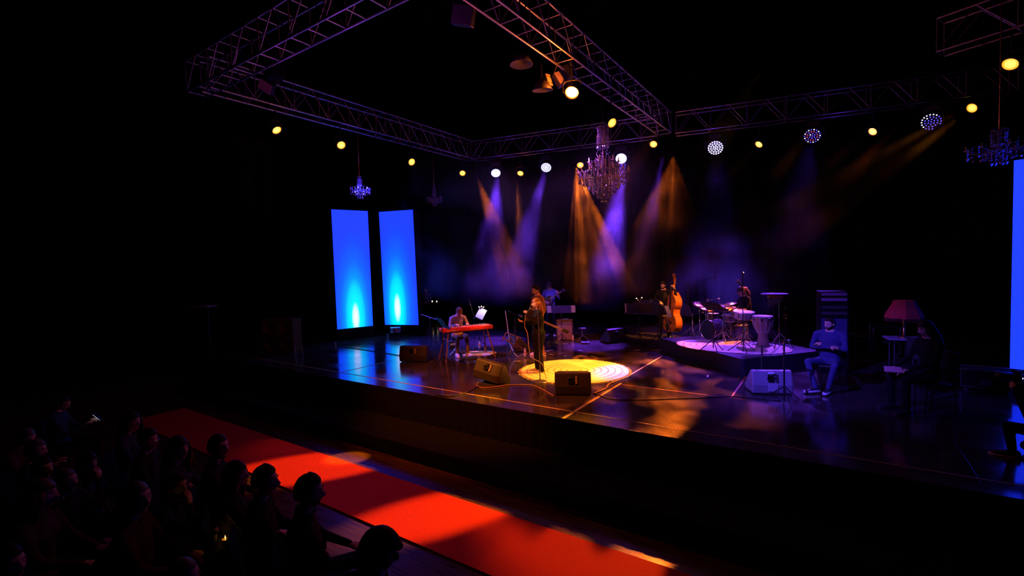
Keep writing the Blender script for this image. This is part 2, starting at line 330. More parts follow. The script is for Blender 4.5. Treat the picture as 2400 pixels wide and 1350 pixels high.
# plane of each screen found from its foot line
def scr(label, pxl, pxr, yb, yt, base_l, base_r, hot, hz, sx, lean):
    A, B = P(pxl[0], base_l, 0), P(pxr[0], base_r, 0)
    zb = (PV(pxl[0], yb[0], A, B).z + PV(pxr[0], yb[1], A, B).z) / 2; zt = (PV(pxl[1], yt[0], A, B).z + PV(pxr[1], yt[1], A, B).z) / 2
    return lit_screen(label, (A.x, A.y), (B.x, B.y), zb, zt, hot, hz, sx, lean)
scr('tall glowing blue screen, the one nearer the speaker stacks', (791.4, 787.2), (874.7, 871.9), (771.7, 763.2), (492, 495), 799, 789, 0.52, 0.35, 1.05, -0.01)
scr('tall glowing blue screen with the round drum in front', (904.3, 895.6), (982.8, 974.4), (760.7, 761.5), (496, 491.8), 784, 785, 0.40, 0.62, 1.05, -0.05)
A = P(2367, 906, 0)
lit_screen('tall plain blue screen beside the photographer at the stage edge', (A.x, A.y), (A.x + 1.25, A.y - 0.55), 0.33, 3.95, 0.5, -2.2, 1.4, 0.0)
# ---------------------------------------------------------------- overhead truss
TZ, TH, TW = 6.6, 0.68, 0.42
def truss(label, a, b):
    a, b = Vector(a), Vector(b); d = b - a; L = d.length
    t = thing('box_truss', label, 'truss', (a.x, a.y, TZ), (0, 0, math.atan2(d.y, d.x)), 'aluminium box trusses of the lighting grid')
    for y in (-TW / 2, TW / 2):
        for z in (0, TH): bar('chord', (0, y, z), (L, y, z), 0.026, STEEL, t)
    n = int(L / 0.5)
    for i in range(n + 1):
        x = L * i / n
        bar('rung', (x, -TW / 2, 0), (x, TW / 2, 0), 0.014, STEEL, t, 6)
        bar('rung', (x, -TW / 2, TH), (x, TW / 2, TH), 0.014, STEEL, t, 6)
        if i % 2 == 0:
            for y in (-TW / 2, TW / 2): bar('upright', (x, y, 0), (x, y, TH), 0.014, STEEL, t, 6)
        if i < n:
            for y in (-TW / 2, TW / 2):
                z = (0, TH) if i % 2 == 0 else (TH, 0)
                bar('brace', (x, y, z[0]), (L * (i + 1) / n, y, z[1]), 0.012, STEEL, t, 6)
    return t
E0, E1, E2 = (-11.75, 5.2), (-11.75, 14.75), (-4.58, 16.3)
E3, E4, E5 = (4.0, 18.15), (-4.58, 5.0), (3.6, 12.0)
truss('box truss along the front left, seen from below at the top of the picture', (-12.2, 5.2), (-4.9, 5.2))
truss('box truss over the left side of the stage running back from the corner', E0, E1)
truss('box truss with the big amber lamp and the large chandelier under it', (-4.58, 3.9), (-4.58, 16.0))
truss('box truss across the back between the left corner and the centre truss', (-11.7, 14.8), (-4.9, 16.25))
truss('box truss across the back right of the centre truss, with amber and blue lamps', (-4.3, 16.35), E3)
truss('dim box truss high on the right with one amber lamp', (1.9, 13.6), (4.6, 12.4))

# ---------------------------------------------------------------- lamps
LENS_A = mat('amber_lens', (0.8, 0.4, 0.05), 0.3, emit=(1.0, 0.30, 0.012), estr=1.0, var=0)
def lens_mat(name, inner, outer, s, r=0.12):
    m = bpy.data.materials.new(name); m.use_nodes = True; nt = m.node_tree; b = nt.nodes['Principled BSDF']
    tc = nt.nodes.new('ShaderNodeTexCoord'); ln = nt.nodes.new('ShaderNodeVectorMath'); ln.operation = 'LENGTH'
    mp = nt.nodes.new('ShaderNodeMapping'); mp.inputs['Scale'].default_value = (1 / r, 1 / r, 0)
    nt.links.new(tc.outputs['Object'], mp.inputs[0]); nt.links.new(mp.outputs[0], ln.inputs[0])
    c = ramp(nt, ln.outputs['Value'], [(0.0, inner), (0.45, inner), (0.95, outer)])
    nt.links.new(c, b.inputs['Emission Color']); b.inputs['Emission Strength'].default_value = s
    return m
AM = lens_mat('amber_lamp_face', (1, 0.75, 0.12), (1, 0.30, 0.01), 1.6)
AM2 = lens_mat('bright_amber_lamp_face', (1, 0.9, 0.6), (1, 0.5, 0.02), 6.0, 0.14)
WB = lens_mat('blue_white_lamp_face', (0.8, 0.85, 1), (0.5, 0.5, 1), 2.2, 0.2)
LEDW = mat('led_white_cell', (0.5, 0.5, 0.8), 0.3, emit=(0.75, 0.75, 1.0), estr=2.2, var=0)
LEDB = mat('led_blue_cell', (0.1, 0.1, 0.8), 0.3, emit=(0.10, 0.08, 1.0), estr=1.6, var=0)
LEDR = mat('led_red_cell', (0.5, 0.1, 0.3), 0.3, emit=(0.8, 0.08, 0.35), estr=1.0, var=0)
def par(label, pos, target, R=0.12, lens=None, top=TZ, group='amber par lamps on the truss'):
    pos = Vector(pos); d = (Vector(target) - pos).normalized()
    t = thing('par_lamp', label, 'stage lamp', pos, 0, group)
    q = d.to_track_quat('Z', 'Y')
    can = MB().lathe([(R * 0.55, -0.30), (R * 0.8, -0.26), (R * 0.95, -0.1), (R * 1.05, 0.03), (R * 1.12, 0.06), (R * 1.0, 0.06), (R * 0.98, 0.0)], 18)
    o = can.build('can', BLACK, t, True); o.rotation_mode = 'QUATERNION'; o.rotation_quaternion = q
    o = MB().lathe([(0.0, 0.004), (R * 0.7, 0.001), (R * 0.99, -0.006), (R * 0.99, -0.03)], 20).build('lens', lens or AM, t, True); o.location = d * 0.03; o.rotation_mode = 'QUATERNION'; o.rotation_quaternion = q
    hz = top - pos.z
    yk = MB(); w = R + 0.05; yk.tube([(-w, 0, -0.02), (-w, 0, 0.16), (-w * 0.6, 0, 0.22), (w * 0.6, 0, 0.22), (w, 0, 0.16), (w, 0, -0.02)], 0.012, 6)
    yk.build('yoke', BLACK, t).rotation_euler = (0, 0, math.atan2(d.y, d.x) + PI / 2)
    bar('drop_pipe', (0, 0, 0.2), (0, 0, hz), 0.016, BLACK, t)
    MB().box((0, 0, hz), (0.06, 0.09, 0.09)).build('clamp', BLACK, t)
    return t
def led_head(label, pos, target, kind, R=0.2):
    pos = Vector(pos); d = (Vector(target) - pos).normalized(); q = d.to_track_quat('Z', 'Y')
    t = thing('moving_head_lamp', label, 'stage lamp', pos, 0, 'moving head lamps on the back truss')
    MB().lathe([(R * 0.6, -0.26), (R * 0.95, -0.22), (R * 1.08, -0.05), (R * 1.08, 0.02), (R * 0.98, 0.02)], 22).build('head', BLACK, t, True)
    t.children[0].rotation_mode = 'QUATERNION'; t.children[0].rotation_quaternion = q
    if kind == 'full':
        o = MB().lathe([(0.0, 0.02), (R * 0.94, 0.012), (R * 0.94, 0.0)], 24).build('lens', WB, t); o.rotation_mode = 'QUATERNION'; o.rotation_quaternion = q; o.location = d * 0.015
    else:
        o = MB().lathe([(0.0, 0.0), (R * 0.98, 0.0), (R * 0.98, -0.02)], 24).build('lens_plate', MATTE, t); o.rotation_mode = 'QUATERNION'; o.rotation_quaternion = q; o.location = d * 0.012
        cells = [(0, 0, 0)] + [(1, i, 6) for i in range(6)] + [(2, i, 12) for i in range(12)] + [(3, i, 18) for i in range(18)]
        cm = {}
        for m in (LEDW, LEDB, LEDR): cm[m.name] = MB().lathe([(0.0, 0.014), (0.017 if kind != 'bright' else 0.024, 0.01), (0.017 if kind != 'bright' else 0.024, 0.0)], 8).mesh('cell', m)
        for k, i, nn in cells:
            rr = R * 0.29 * k; a = 2 * PI * i / max(nn, 1) + k * 0.3
            if kind == 'bright': m = LEDW
            elif kind == 'mixed': m = LEDW if (k == 3 and i % 2) or (k == 1 and i == 2) else (LEDR if k == 2 and i % 3 else LEDB)
            else: m = LEDW if (k == 3 and i % 18 < 9) or (k == 2 and i == 3) else LEDB
            if kind == 'ring' and k == 3 and i in (12, 13): continue
            o = bpy.data.objects.new('led_cell', cm[m.name]); COL.objects.link(o); o.parent = t
            o.rotation_mode = 'QUATERNION'; o.rotation_quaternion = q; o.location = d * 0.014 + q @ Vector((rr * math.cos(a), rr * math.sin(a), 0))
    hd = math.atan2(d.y, d.x) + PI / 2
    yk = MB().tube([(-R - 0.06, 0, 0), (-R - 0.06, 0, 0.2), (-R * 0.6, 0, 0.27), (R * 0.6, 0, 0.27), (R + 0.06, 0, 0.2), (R + 0.06, 0, 0)], 0.028, 6).build('yoke', BLACK, t); yk.rotation_euler = (0, 0, hd)
    MB().box((0, 0, 0.34), (0.36, 0.26, 0.13)).build('base_box', BLACK, t, bevel=0.01).rotation_euler = (0, 0, hd)
    hz = TZ - pos.z
    if hz > 0.42: MB().box((0, 0, (0.4 + hz) / 2), (0.05, 0.05, hz - 0.4)).build('clamp', BLACK, t)
    return t
BD = ((-11.7, 14.8), (-4.9, 16.25)); BR = ((-4.3, 16.35), E3); LS = ((-11.75, 5.2), (-11.75, 14.75))
SING = Vector((-5.2, 9.2, 0))
lamps = {}
def put_par(key, px, py, pl, target, label, **k):
    p = PV(px, py, *pl); lamps[key] = p; return par(label, p, target, **k)
put_par('b1', 647, 303, LS, (-6, 7.5, 0), 'amber lamp on the left side truss, the first from the front corner')
put_par('b2', 799, 339, LS, (-5, 6.2, 1), 'amber lamp on the left side truss, left of the small chandelier chain')
put_par('b3', 964, 379, LS, (-5, 9.0, 2.5), 'small thin amber lamp near the back end of the left side truss')
put_par('b4', 1084, 405, BD, (-6.5, 8, 0), 'amber lamp at the back left corner of the truss grid')
put_par('a1', 1220, 405, BD, (-7.6, 9.6, 0), 'amber lamp on the back truss between the two white lit heads')
put_par('a2', 1360, 386, BD, (-4.2, 8.4, 0), 'amber lamp partly behind the left edge of the large chandelier')
put_par('a3', 1532, 337, BR, (-4.0, 7.4, 0), 'amber lamp under the junction of the centre and back trusses', R=0.125)
put_par('a4', 1780, 337, BR, (-5.6, 10.5, 0), 'amber lamp on the back right truss with a faint beam, left of the dotted head')
put_par('a5', 2047, 307, BR, (-4.6, 9.8, 0), 'amber lamp on the back right truss between two dotted heads')
put_par('a6', 2280, 252, BR, (-5.0, 8.6, 0), 'amber lamp at the right end of the back truss', R=0.13)
put_par('a7', 2370, 148, ((1.9, 13.6), (4.6, 12.4)), (-2, 7, -0.5), 'amber lamp on the dim truss high on the right', R=0.13)
pb = P(1341, 214, 6.02); lamps['big'] = pb
par('big glaring amber lamp hanging lowest under the centre truss', pb, (-3.4, 5.0, 0.5), R=0.14, lens=AM2)
pc = PV(1433, 287, (-4.58, 4), (-4.58, 16)); lamps['c'] = pc
par('narrow amber lamp right above the crown of the large chandelier', pc, pc + Vector((1.4, -1, -1.2)), R=0.12)
def put_led(px, py, pl, target, kind, label, R=0.2):
    p = PV(px, py, *pl); lamps[label[:12]] = p; lamps[(px)] = p; return led_head(label, p, target, kind, R)
put_led(1162, 405, BD, (-7, 10, 0), 'full', 'moving head with a solid white blue face above the keyboard player', R=0.19)
put_led(1280, 392, BD, (-6.2, 9, 0), 'bright', 'moving head with white petal cells between two amber lamps, above the bass guitarist', R=0.19)
put_led(1456, 371, BD if False else ((-8, 15.6), (-4.6, 16.3)), (-4.5, 9, 0.5), 'full', 'moving head shining white behind the large chandelier', R=0.2)
put_led(1677, 346, BR, (-2.6, 9, 0.5), 'bright', 'glaring white blue moving head right of the centre truss junction', R=0.24)
put_led(1904, 318, BR, (-1.5, 9, 0.5), 'mixed', 'moving head with red, blue and white dots over the tech', R=0.23)
put_led(2183, 285, BR, (-0.6, 9, 0.5), 'ring', 'moving head with a ring of blue dots nearest the right end of the back truss', R=0.24)

# blinders and unlit fixtures by the big lamp
def floodbox(label, pos, rot, w=0.32, h=0.2, m=None, dots=False, d=0.16):
    t = thing('flood_lamp', label, 'stage lamp', pos, rot)
    MB().box((0, d / 2, 0), (w, d, h)).build('housing', BLACK, t, bevel=0.01)
    MB().box((0, -0.004, 0), (w * 0.94, 0.012, h * 0.94)).build('face_plate', m or DGREY, t)
    if dots:
        for x in (-0.07, 0.07):
            for z in (-0.045, 0.045): MB().lathe([(0, 0.004), (0.018, 0.002), (0.018, 0)], 10, (x, -0.012, z), axis=(0, -1, 0)).build('screw_cover', DGREY, t)
    MB().tube([(-w / 2 - 0.02, d / 2, 0), (-w / 2 - 0.02, d / 2, h / 2 + 0.08), (w / 2 + 0.02, d / 2, h / 2 + 0.08), (w / 2 + 0.02, d / 2, 0)], 0.01, 6).build('yoke', BLACK, t)
    return t
PLATE = mat('pale_lamp_plate', (0.7, 0.55, 0.45), 0.6)
p = PV(1287, 187, (-5.0, 4), (-5.0, 16)); fb = floodbox('boxy flood lamp whose pale plate faces down beside the big amber lamp', p, (RAD(-55), RAD(75), RAD(30)), 0.26, 0.17, PLATE, True)
bar('drop_pipe', (0, 0.08, 0.15), fb.rotation_euler.to_matrix().transposed() @ Vector((0.2, 0, TZ - p.z)), 0.012, BLACK, fb)
LILAC = mat('lilac_lamp_plate', (0.35, 0.3, 0.5), 0.5)
p = PV(1312, 182, (-4.8, 4), (-4.8, 16)); fb = floodbox('grey blinder lamp tilted on the centre truss', p, (RAD(-35), RAD(60), RAD(20)), 0.3, 0.14, LILAC)
p = PV(1332, 165, (-4.7, 4), (-4.7, 16)); fb = floodbox('grey blinder lamp clamped nearest the big amber lamp', p, (RAD(-35), RAD(60), RAD(20)), 0.3, 0.14, DGREY)
p = PV(621, 203, (-11.4, 4), (-11.4, 15)); floodbox('square flood lamp hanging at the front left truss corner with a blue side', p, (RAD(30), RAD(35), RAD(40)), 0.34, 0.26, PLATE)
p = P(1082, 34, 6.5); floodbox('dark flood lamp hanging left of the centre truss near the top edge', p, (RAD(10), RAD(15), RAD(20)), 0.36, 0.30, LILAC)
# big dark box in front of the left truss corner and the disc lamps
def scoop(label, px, py, x, r, tilt):
    p = PV(px, py, (x, 3), (x, 16)); t = thing('scoop_lamp', label, 'stage lamp', p, (RAD(tilt), 0, RAD(20)))
    MB().lathe([(0.06, 0.22), (r * 0.6, 0.16), (r, 0.0), (r * 0.97, 0.0), (r * 0.55, 0.13), (0.03, 0.17)], 24).build('shade', DGREY, t, True)
    bar('drop_pipe', (0, 0, 0.2), (0, 0, max(0.3, TZ - p.z)), 0.012, BLACK, t); return t
scoop('shallow unlit disc lamp left of the centre truss', 1222, 152, -5.25, 0.24, 0)
scoop('wide unlit scoop lamp below the boxy flood lamp', 1271, 212, -5.05, 0.22, 8)
p = PV(644, 152, (-10.4, 4), (-10.4, 8)); hoist = thing('chain_hoist', 'large black chain hoist motor blocking the front left truss', 'hoist', (p.x, p.y, p.z))
MB().box((0, 0, 0), (0.34, 0.34, 0.62)).build('motor_box', MATTE, hoist, bevel=0.03); bar('chain', (0, 0, 0.3), (0, 0, 12 - p.z), 0.012, BLACK, hoist); bar('hook', (0, 0, -0.3), (0, 0, -0.42), 0.03, BLACK, hoist)

# ---------------------------------------------------------------- chandeliers
CRYST = mat('crystal_glass', (0.36, 0.3, 0.45), 0.10, spec=1.0, coat=1.0, var=0)
CRYST.node_tree.nodes['Principled BSDF'].inputs['Transmission Weight'].default_value = 0.15
SPARK = mat('bright_crystal_bead', (0.95, 0.9, 1.0), 0.2, metal=0.9, var=0)
CANDLE = mat('candle_tube', (0.75, 0.7, 0.65), 0.5)
def strand_mesh(n, step, r, m, drop=True):
    mb = MB()
    for i in range(n): mb.lathe([(0, -step * 0.42), (r, 0), (0, step * 0.42)], 5, (0, 0, -i * step))
    if drop: mb.lathe([(0, -r * 4.5), (r * 1.7, -r * 2.2), (0, 0)], 6, (0, 0, -(n - 0.4) * step))
    return mb.mesh('crystal_strand', m)
def chandelier(label, top, z_hook, H, R, arms, tiers, chain_m, drop_rows, seed=1):
    rr = random.Random(seed)
    t = thing('chandelier', label, 'chandelier', top)
    bar('chain', (0, 0, 0), (0, 0, z_hook - top[2]), 0.01 if R > 0.5 else 0.008, GOLDM, t)
    k = H
    MB().lathe([(0.01, 0), (0.05 * R, -0.02 * k), (0.02 * R, -0.1 * k), (0.09 * R, -0.16 * k), (0.03 * R, -0.25 * k), (0.04 * R, -0.42 * k), (0.14 * R, -0.5 * k), (0.04 * R, -0.56 * k), (0.05 * R, -0.62 * k), (0.22 * R, -0.67 * k), (0.2 * R, -0.71 * k), (0.03 * R, -0.78 * k), (0.0, -0.84 * k)], 16).build('stem', CRYST, t, True)
    def arc_arms(n, r, zc, up, name, ph, candle=True):
        for i in range(n):
            a = 2 * PI * i / n + ph; c, s = math.cos(a), math.sin(a)
            pts = [(c * r * q, s * r * q, zc + h) for q, h in ((0.08, 0.0), (0.3, -0.07 * k), (0.6, -0.085 * k), (0.85, -0.02 * k), (1.0, up))]
            MB().tube(pts, 0.018 * R, 6).build(name, CRYST, t, True)
            if candle:
                MB().lathe([(0.0, up), (0.085 * R, up + 0.02), (0.02 * R, up + 0.005), (0.02 * R, up + 0.09 * R * 1.8), (0.008, up + 0.2 * R)], 10, (c * r, s * r, zc)).build('candle', CANDLE, t, True)
    zc = -0.64 * k
    arc_arms(arms, R, zc, 0.0, 'arm', 0.1)
    if tiers > 1: arc_arms(arms // 2, R * 0.6, zc + 0.13 * k, 0.02, 'arm', 0.4)
    # crown of curled leaves on top
    for i in range(8 if R > 0.5 else 5):
        a = 2 * PI * i / (8 if R > 0.5 else 5); c, s = math.cos(a), math.sin(a); r = R * 0.22
        MB().tube([(c * r * 0.2, s * r * 0.2, -0.10 * k), (c * r * 0.8, s * r * 0.8, -0.03 * k), (c * r, s * r, 0.0), (c * r * 1.15, s * r * 1.15, -0.025 * k)], 0.014 * R + 0.003, 5).build('crown_leaf', CRYST, t, True)
    def strands(n, r, z, cnt, step, rb, m=CRYST, jit=0.0):
        me = strand_mesh(cnt, step, rb, m)
        for i in range(n):
            a = 2 * PI * (i + rr.random() * 0.4) / n; q = r * (1 - jit * rr.random())
            o = bpy.data.objects.new('crystal_strand', me); COL.objects.link(o); o.parent = t; o.location = (q * math.cos(a), q * math.sin(a), z); o.rotation_euler.z = rr.random() * 6
    for (n, r, z, cnt, step, rb) in drop_rows: strands(n, r * R, z * k, cnt, step, rb, CRYST if rr.random() < 0.6 else SPARK, 0.08)
    me = MB().ball((0, 0, 0), 1, 6).mesh('bead', SPARK)
    for i in range(230 if R > 0.5 else 50):
        a = rr.random() * 2 * PI; z = -rr.random() * k * 0.8; q = R * (0.18 + 0.1 * rr.random()) if z > -0.45 * k else R * rr.uniform(0.25, 1.02)
        o = bpy.data.objects.new('crystal_bead', me); COL.objects.link(o); o.parent = t; o.location = (q * math.cos(a), q * math.sin(a), z); s = rr.uniform(0.006, 0.013) * (1 if R > 0.5 else 0.9); o.scale = (s, s, s * 1.3)
    return t
big_rows = [(16, 0.2, -0.02, 7, 0.03, 0.014), (16, 0.24, -0.12, 9, 0.03, 0.014), (16, 0.3, -0.42, 6, 0.03, 0.015), (40, 1.0, -0.62, 6, 0.033, 0.016), (34, 0.82, -0.62, 8, 0.033, 0.016), (30, 0.62, -0.66, 9, 0.033, 0.016), (26, 0.45, -0.68, 11, 0.033, 0.016), (18, 0.28, -0.70, 13, 0.033, 0.016), (6, 0.12, -0.74, 14, 0.033, 0.016), (24, 0.6, -0.48, 5, 0.03, 0.015)]
pt = PV(1424, 297, (-4.58, 4), (-4.58, 16)); dz = PV(1424, 470, (-4.58, 4), (-4.58, 16)).z
chandelier('large crystal chandelier hanging from the centre truss', (pt.x - 0.05, pt.y - 0.2, pt.z - 0.02), TZ, (pt.z - dz) * 0.99, 0.62, 14, 2, None, big_rows, 3)
sm_rows = [(12, 0.25, -0.15, 5, 0.035, 0.014), (20, 0.97, -0.56, 4, 0.035, 0.015), (14, 0.5, -0.62, 4, 0.035, 0.015), (8, 0.25, -0.66, 6, 0.035, 0.016)]
pt = PV(842, 413, LS[0], LS[1]); dz = PV(842, 463, LS[0], LS[1]).z
chandelier('small chandelier hanging over the blue screen nearer the speaker stacks', pt, TZ, pt.z - dz, 0.30, 7, 1, None, sm_rows, 4)
pt = PV(1017, 437, (-11.75, 13), (-11.0, 13.1)); dz = PV(1017, 482, (-11.75, 13), (-11.0, 13.1)).z
chandelier('small chandelier hanging between the blue screens and the white lit head', pt, TZ, pt.z - dz, 0.28, 7, 1, None, sm_rows, 5)
pt = PV(2342, 302, (1.0, 11.2), (4.0, 11.6)); dz = PV(2342, 375, (1.0, 11.2), (4.0, 11.6)).z
chandelier('unlit chandelier hanging at the right above the plain blue screen', pt, 12, pt.z - dz, 0.42, 8, 1, None, sm_rows, 6)
# ---------------------------------------------------------------- people
SKIN = mat('skin', (0.62, 0.36, 0.26), 0.5, var=0.06)
EYEW = mat('white_rubber', (0.85, 0.85, 0.88), 0.4)
HAIRD = mat('dark_hair', (0.02, 0.012, 0.008), 0.6, spec=0.2, scale=80, var=0.4)
HAIRB = mat('brown_hair', (0.30, 0.10, 0.03), 0.42, spec=0.5, scale=80, var=0.4)
HAIRG = mat('grey_hair', (0.12, 0.11, 0.1), 0.5, scale=80, var=0.3)
LIPM = mat('lips', (0.4, 0.12, 0.1), 0.45)
def head_geo(mb, c, R, s=1.0, beard=False, female=False):
    n, k = 40, 30; rings = []
    for i in range(k + 1):
        a = 0.03 + (PI - 0.06) * i / k; z = -math.cos(a); rr = math.sin(a); ring = []
        for j in range(n):
            q = 2 * PI * j / n; x = rr * math.sin(q); y = -rr * math.cos(q); X, Y, Z = x * 0.076, y * 0.098, z * 0.122
            if z < 0: X *= 1 - 0.28 * (-z) ** 1.2; Y = Y * (1 - 0.12 * -z) - 0.006 * (-z)
            if z > 0 and y > 0: Y *= 1.08
            if y < 0:
                g = lambda cx, cz, sx, sz: math.exp(-((X - cx) / sx) ** 2 - ((Z - cz) / sz) ** 2)
                Y -= 0.030 * g(0, -0.028, 0.014, 0.020) + 0.010 * g(0, 0.0, 0.010, 0.022) + 0.006 * g(0, -0.06, 0.022, 0.012) + 0.010 * g(0, -0.098, 0.024, 0.018)
                Y -= 0.005 * (g(0.032, 0.028, 0.022, 0.008) + g(-0.032, 0.028, 0.022, 0.008))
                Y += 0.012 * (g(0.031, 0.005, 0.016, 0.012) + g(-0.031, 0.005, 0.016, 0.012)) + 0.005 * g(0, -0.078, 0.03, 0.008)
            ring.append(c + R @ (Vector((X, Y, Z)) * s))
        rings.append(ring)
    i0 = len(mb.f); mb.loft(rings, 0, True)
    if beard:
        for fi in range(i0, len(mb.f)):
            p = sum((Vector(mb.v[i]) for i in mb.f[fi]), Vector()) / len(mb.f[fi]); l = (R.transposed() @ (p - c)) / s
            if l.y < 0.02 and ((l.z < -0.02 - 0.042 * min(1, max(0, (-0.02 - l.y) / 0.065)) and not (abs(l.x) < 0.022 and -0.076 < l.z)) or (abs(l.x) < 0.03 and -0.058 < l.z < -0.046 and l.y < -0.05)): mb.m[fi] = 5
    for sx in (-1, 1):
        mb.ball(c + R @ (Vector((sx * 0.031, -0.0745, 0.006)) * s), 0.0105 * s, 8, 4)
        mb.ball(c + R @ (Vector((sx * 0.031, -0.0825, 0.006)) * s), 0.0052 * s, 6, 5)
        mb.tube([c + R @ (Vector((sx * x, y, z)) * s) for x, y, z in ((0.014, -0.098, 0.026), (0.032, -0.096, 0.031), (0.05, -0.084, 0.026))], 0.0035 * s, 5, 5)
        mb.ball(c + R @ (Vector((sx * 0.076, 0.008, -0.005)) * s), (0.010 * s, 0.018 * s, 0.03 * s), 8, 0, R)
    mb.tube([c + R @ (Vector((x, y, -0.066)) * s) for x, y in ((-0.024, -0.070), (-0.012, -0.080), (0, -0.0835), (0.012, -0.080), (0.024, -0.070))], 0.005 * s, 6, 6)
def hand_geo(mb, wr, d, nrm, side, curl=0.5, s=1.0, m=0, spread=0.12):
    # wr wrist, d finger direction, nrm palm normal (towards which fingers curl), side +1/-1 puts the thumb
    wr, d, nrm = Vector(wr), Vector(d).normalized(), Vector(nrm); nrm = (nrm - d * nrm.dot(d)).normalized(); x = d.cross(nrm) * side
    ps = [wr - d * 0.03 * s, wr + d * 0.01 * s, wr + d * 0.05 * s, wr + d * 0.09 * s]; ws = [0.027, 0.030, 0.040, 0.040]; hs = [0.021, 0.019, 0.017, 0.013]
    mb.loft([[p + x * math.cos(2 * PI * k / 10) * w * s + nrm * math.sin(2 * PI * k / 10) * h * s for k in range(10)] for p, w, h in zip(ps, ws, hs)], m)
    for i, (off, ln) in enumerate(((0.030, 0.070), (0.010, 0.080), (-0.011, 0.074), (-0.030, 0.058))):
        p = wr + d * 0.082 * s + x * off * s; dd = (d + x * off * spread * 20 * (1 - curl)).normalized(); pts = [p - d * 0.02 * s, p]; a = 0
        for q in range(3):
            a += curl * (0.95 if q else 0.75); v = dd * math.cos(a) + nrm * math.sin(a); p = p + v * ln * s * (0.42, 0.32, 0.26)[q]; pts.append(p.copy())
        mb.tube(pts, [0.0095 * s, 0.0095 * s, 0.009 * s, 0.008 * s, 0.0065 * s], 6, m)
    p = wr + d * 0.025 * s + x * 0.024 * s; pts = [p - x * 0.012 * s, p]; v = (d * 0.75 + x * 0.75 + nrm * 0.25).normalized()
    for q in range(2):
        p = p + v * 0.034 * s; pts.append(p.copy()); v = (v + nrm * curl * 0.8 + d * 0.25 - x * 0.35 * curl).normalized()
    mb.tube(pts, [0.013 * s, 0.0125 * s, 0.011 * s, 0.008 * s], 6, m)
def Rhead(yaw, pitch, roll=0): return (Matrix.Rotation(yaw, 3, 'Z') @ Matrix.Rotation(pitch, 3, 'X') @ Matrix.Rotation(roll, 3, 'Y'))
V = Vector
_bodycache = {}
def body_mesh(key, J, mats, voxel=0.014, female=False, beard=False, s=1.0, sleeve=1.0, legw=1.0, bulk=1.0, skirt=None, shoe_sole=True, hands=True):
    """J: joints in the figure's own frame (faces -Y)"""
    if key in _bodycache: return _bodycache[key]
    g = {k: V(v) for k, v in J.items() if isinstance(v, (tuple, list, Vector)) and k not in ('handL', 'handR')}
    mb = MB(); segs = []
    def limb(a, b, ra, rb, slot):
        a, b = V(a), V(b); mb.tube([a, a.lerp(b, 0.5), b], [ra, (ra + rb) / 2, rb], 12); mb.ball(a, ra * 1.0, 10); mb.ball(b, rb * 1.0, 10); segs.append((a, b, (ra + rb) / 2, slot))
    pel, che, nk, hd = g['pel'], g['che'], g['nk'], g['hd']
    ax = (g['shL'] - g['shR']).normalized(); hx = (g['hiL'] - g['hiR']).normalized()
    def ring(c, x, t, rx, ry):
        t = t.normalized(); y = t.cross(x).normalized(); return [c + x * math.cos(2 * PI * k / 16) * rx + y * math.sin(2 * PI * k / 16) * ry for k in range(16)]
    sh = (g['shL'] + g['shR']) / 2; wst = pel.lerp(che, 0.42); up = (che - pel); B = bulk
    sw = (g['shL'] - g['shR']).length / 2
    hipw = 0.175 if female else 0.16
    mb.loft([ring(pel - up * 0.28, hx, up, hipw * 0.8 * B, 0.10 * B), ring(pel, hx, up, hipw * B, 0.125 * B), ring(wst, (ax + hx).normalized(), up, (0.125 if female else 0.15) * B, (0.095 if female else 0.11) * B),
             ring(che, ax, sh - pel, (0.15 if female else 0.175) * B, (0.12 if female else 0.125) * B), ring(che.lerp(sh, 0.6), ax, sh - che, sw * 0.92, 0.11 * B), ring(sh + (sh - che).normalized() * 0.035, ax, sh - che, sw * 0.62, 0.07), ring(nk, ax, nk - sh, 0.06, 0.055)])
    if female:
        f = ax.cross(sh - pel).normalized() * -1
        if f.dot(V((0, -1, 0))) < 0: f = -f
        for q in (-1, 1): mb.ball(che.lerp(sh, 0.25) + f * 0.085 + ax * q * 0.07, 0.062, 10)
    segs.append((pel, pel - up * 0.1, 0.14, 2)); segs.append((pel.lerp(che, 0.12), che, 0.14, 1)); segs.append((che, sh, 0.14, 1)); segs.append((g['shL'].lerp(g['shR'], 0.08), g['shR'].lerp(g['shL'], 0.08), 0.07, 1))
    limb(nk, nk.lerp(hd, 0.62), 0.055, 0.05, 0)
    for q in 'LR':
        a = nk.lerp(sh, 0.35); b = g['sh' + q].lerp(a, 0.06); mb.tube([a, a.lerp(b, 0.5) + V((0, 0, 0.008)), b], [0.062, 0.066, 0.056 * B], 12); mb.ball(a, 0.06, 10)
    for q in 'LR':
        limb(g['sh' + q], g['el' + q], 0.054 * B, 0.042 * B, 1)
        el, wr = g['el' + q], g['wr' + q]; m = el.lerp(wr, sleeve)
        if sleeve > 0.05: limb(el, m, 0.042 * B, 0.042 * B + (0.030 - 0.042) * sleeve, 1)
        if sleeve < 0.98: limb(m, wr, 0.037, 0.026, 0)
        limb(g['hi' + q], g['kn' + q], 0.088 * B * legw, 0.060 * legw, 2); kn, an = g['kn' + q], g['an' + q]
        limb(kn, an, 0.060 * legw, 0.045 * legw, 2)
    me0 = mb.mesh('tmp', MATTE); o = bpy.data.objects.new('tmp', me0); COL.objects.link(o)
    r = o.modifiers.new('r', 'REMESH'); r.mode = 'VOXEL'; r.voxel_size = voxel; sm = o.modifiers.new('s', 'SMOOTH'); sm.factor = 0.6; sm.iterations = 3
    dg = bpy.context.evaluated_depsgraph_get(); ev = o.evaluated_get(dg); me = bpy.data.meshes.new_from_object(ev); bpy.data.objects.remove(o)
    n = len(me.polygons); cen = np.empty(n * 3); me.polygons.foreach_get('center', cen); cen = cen.reshape(-1, 3)
    best = np.full(n, 1e9); slot = np.zeros(n, int)
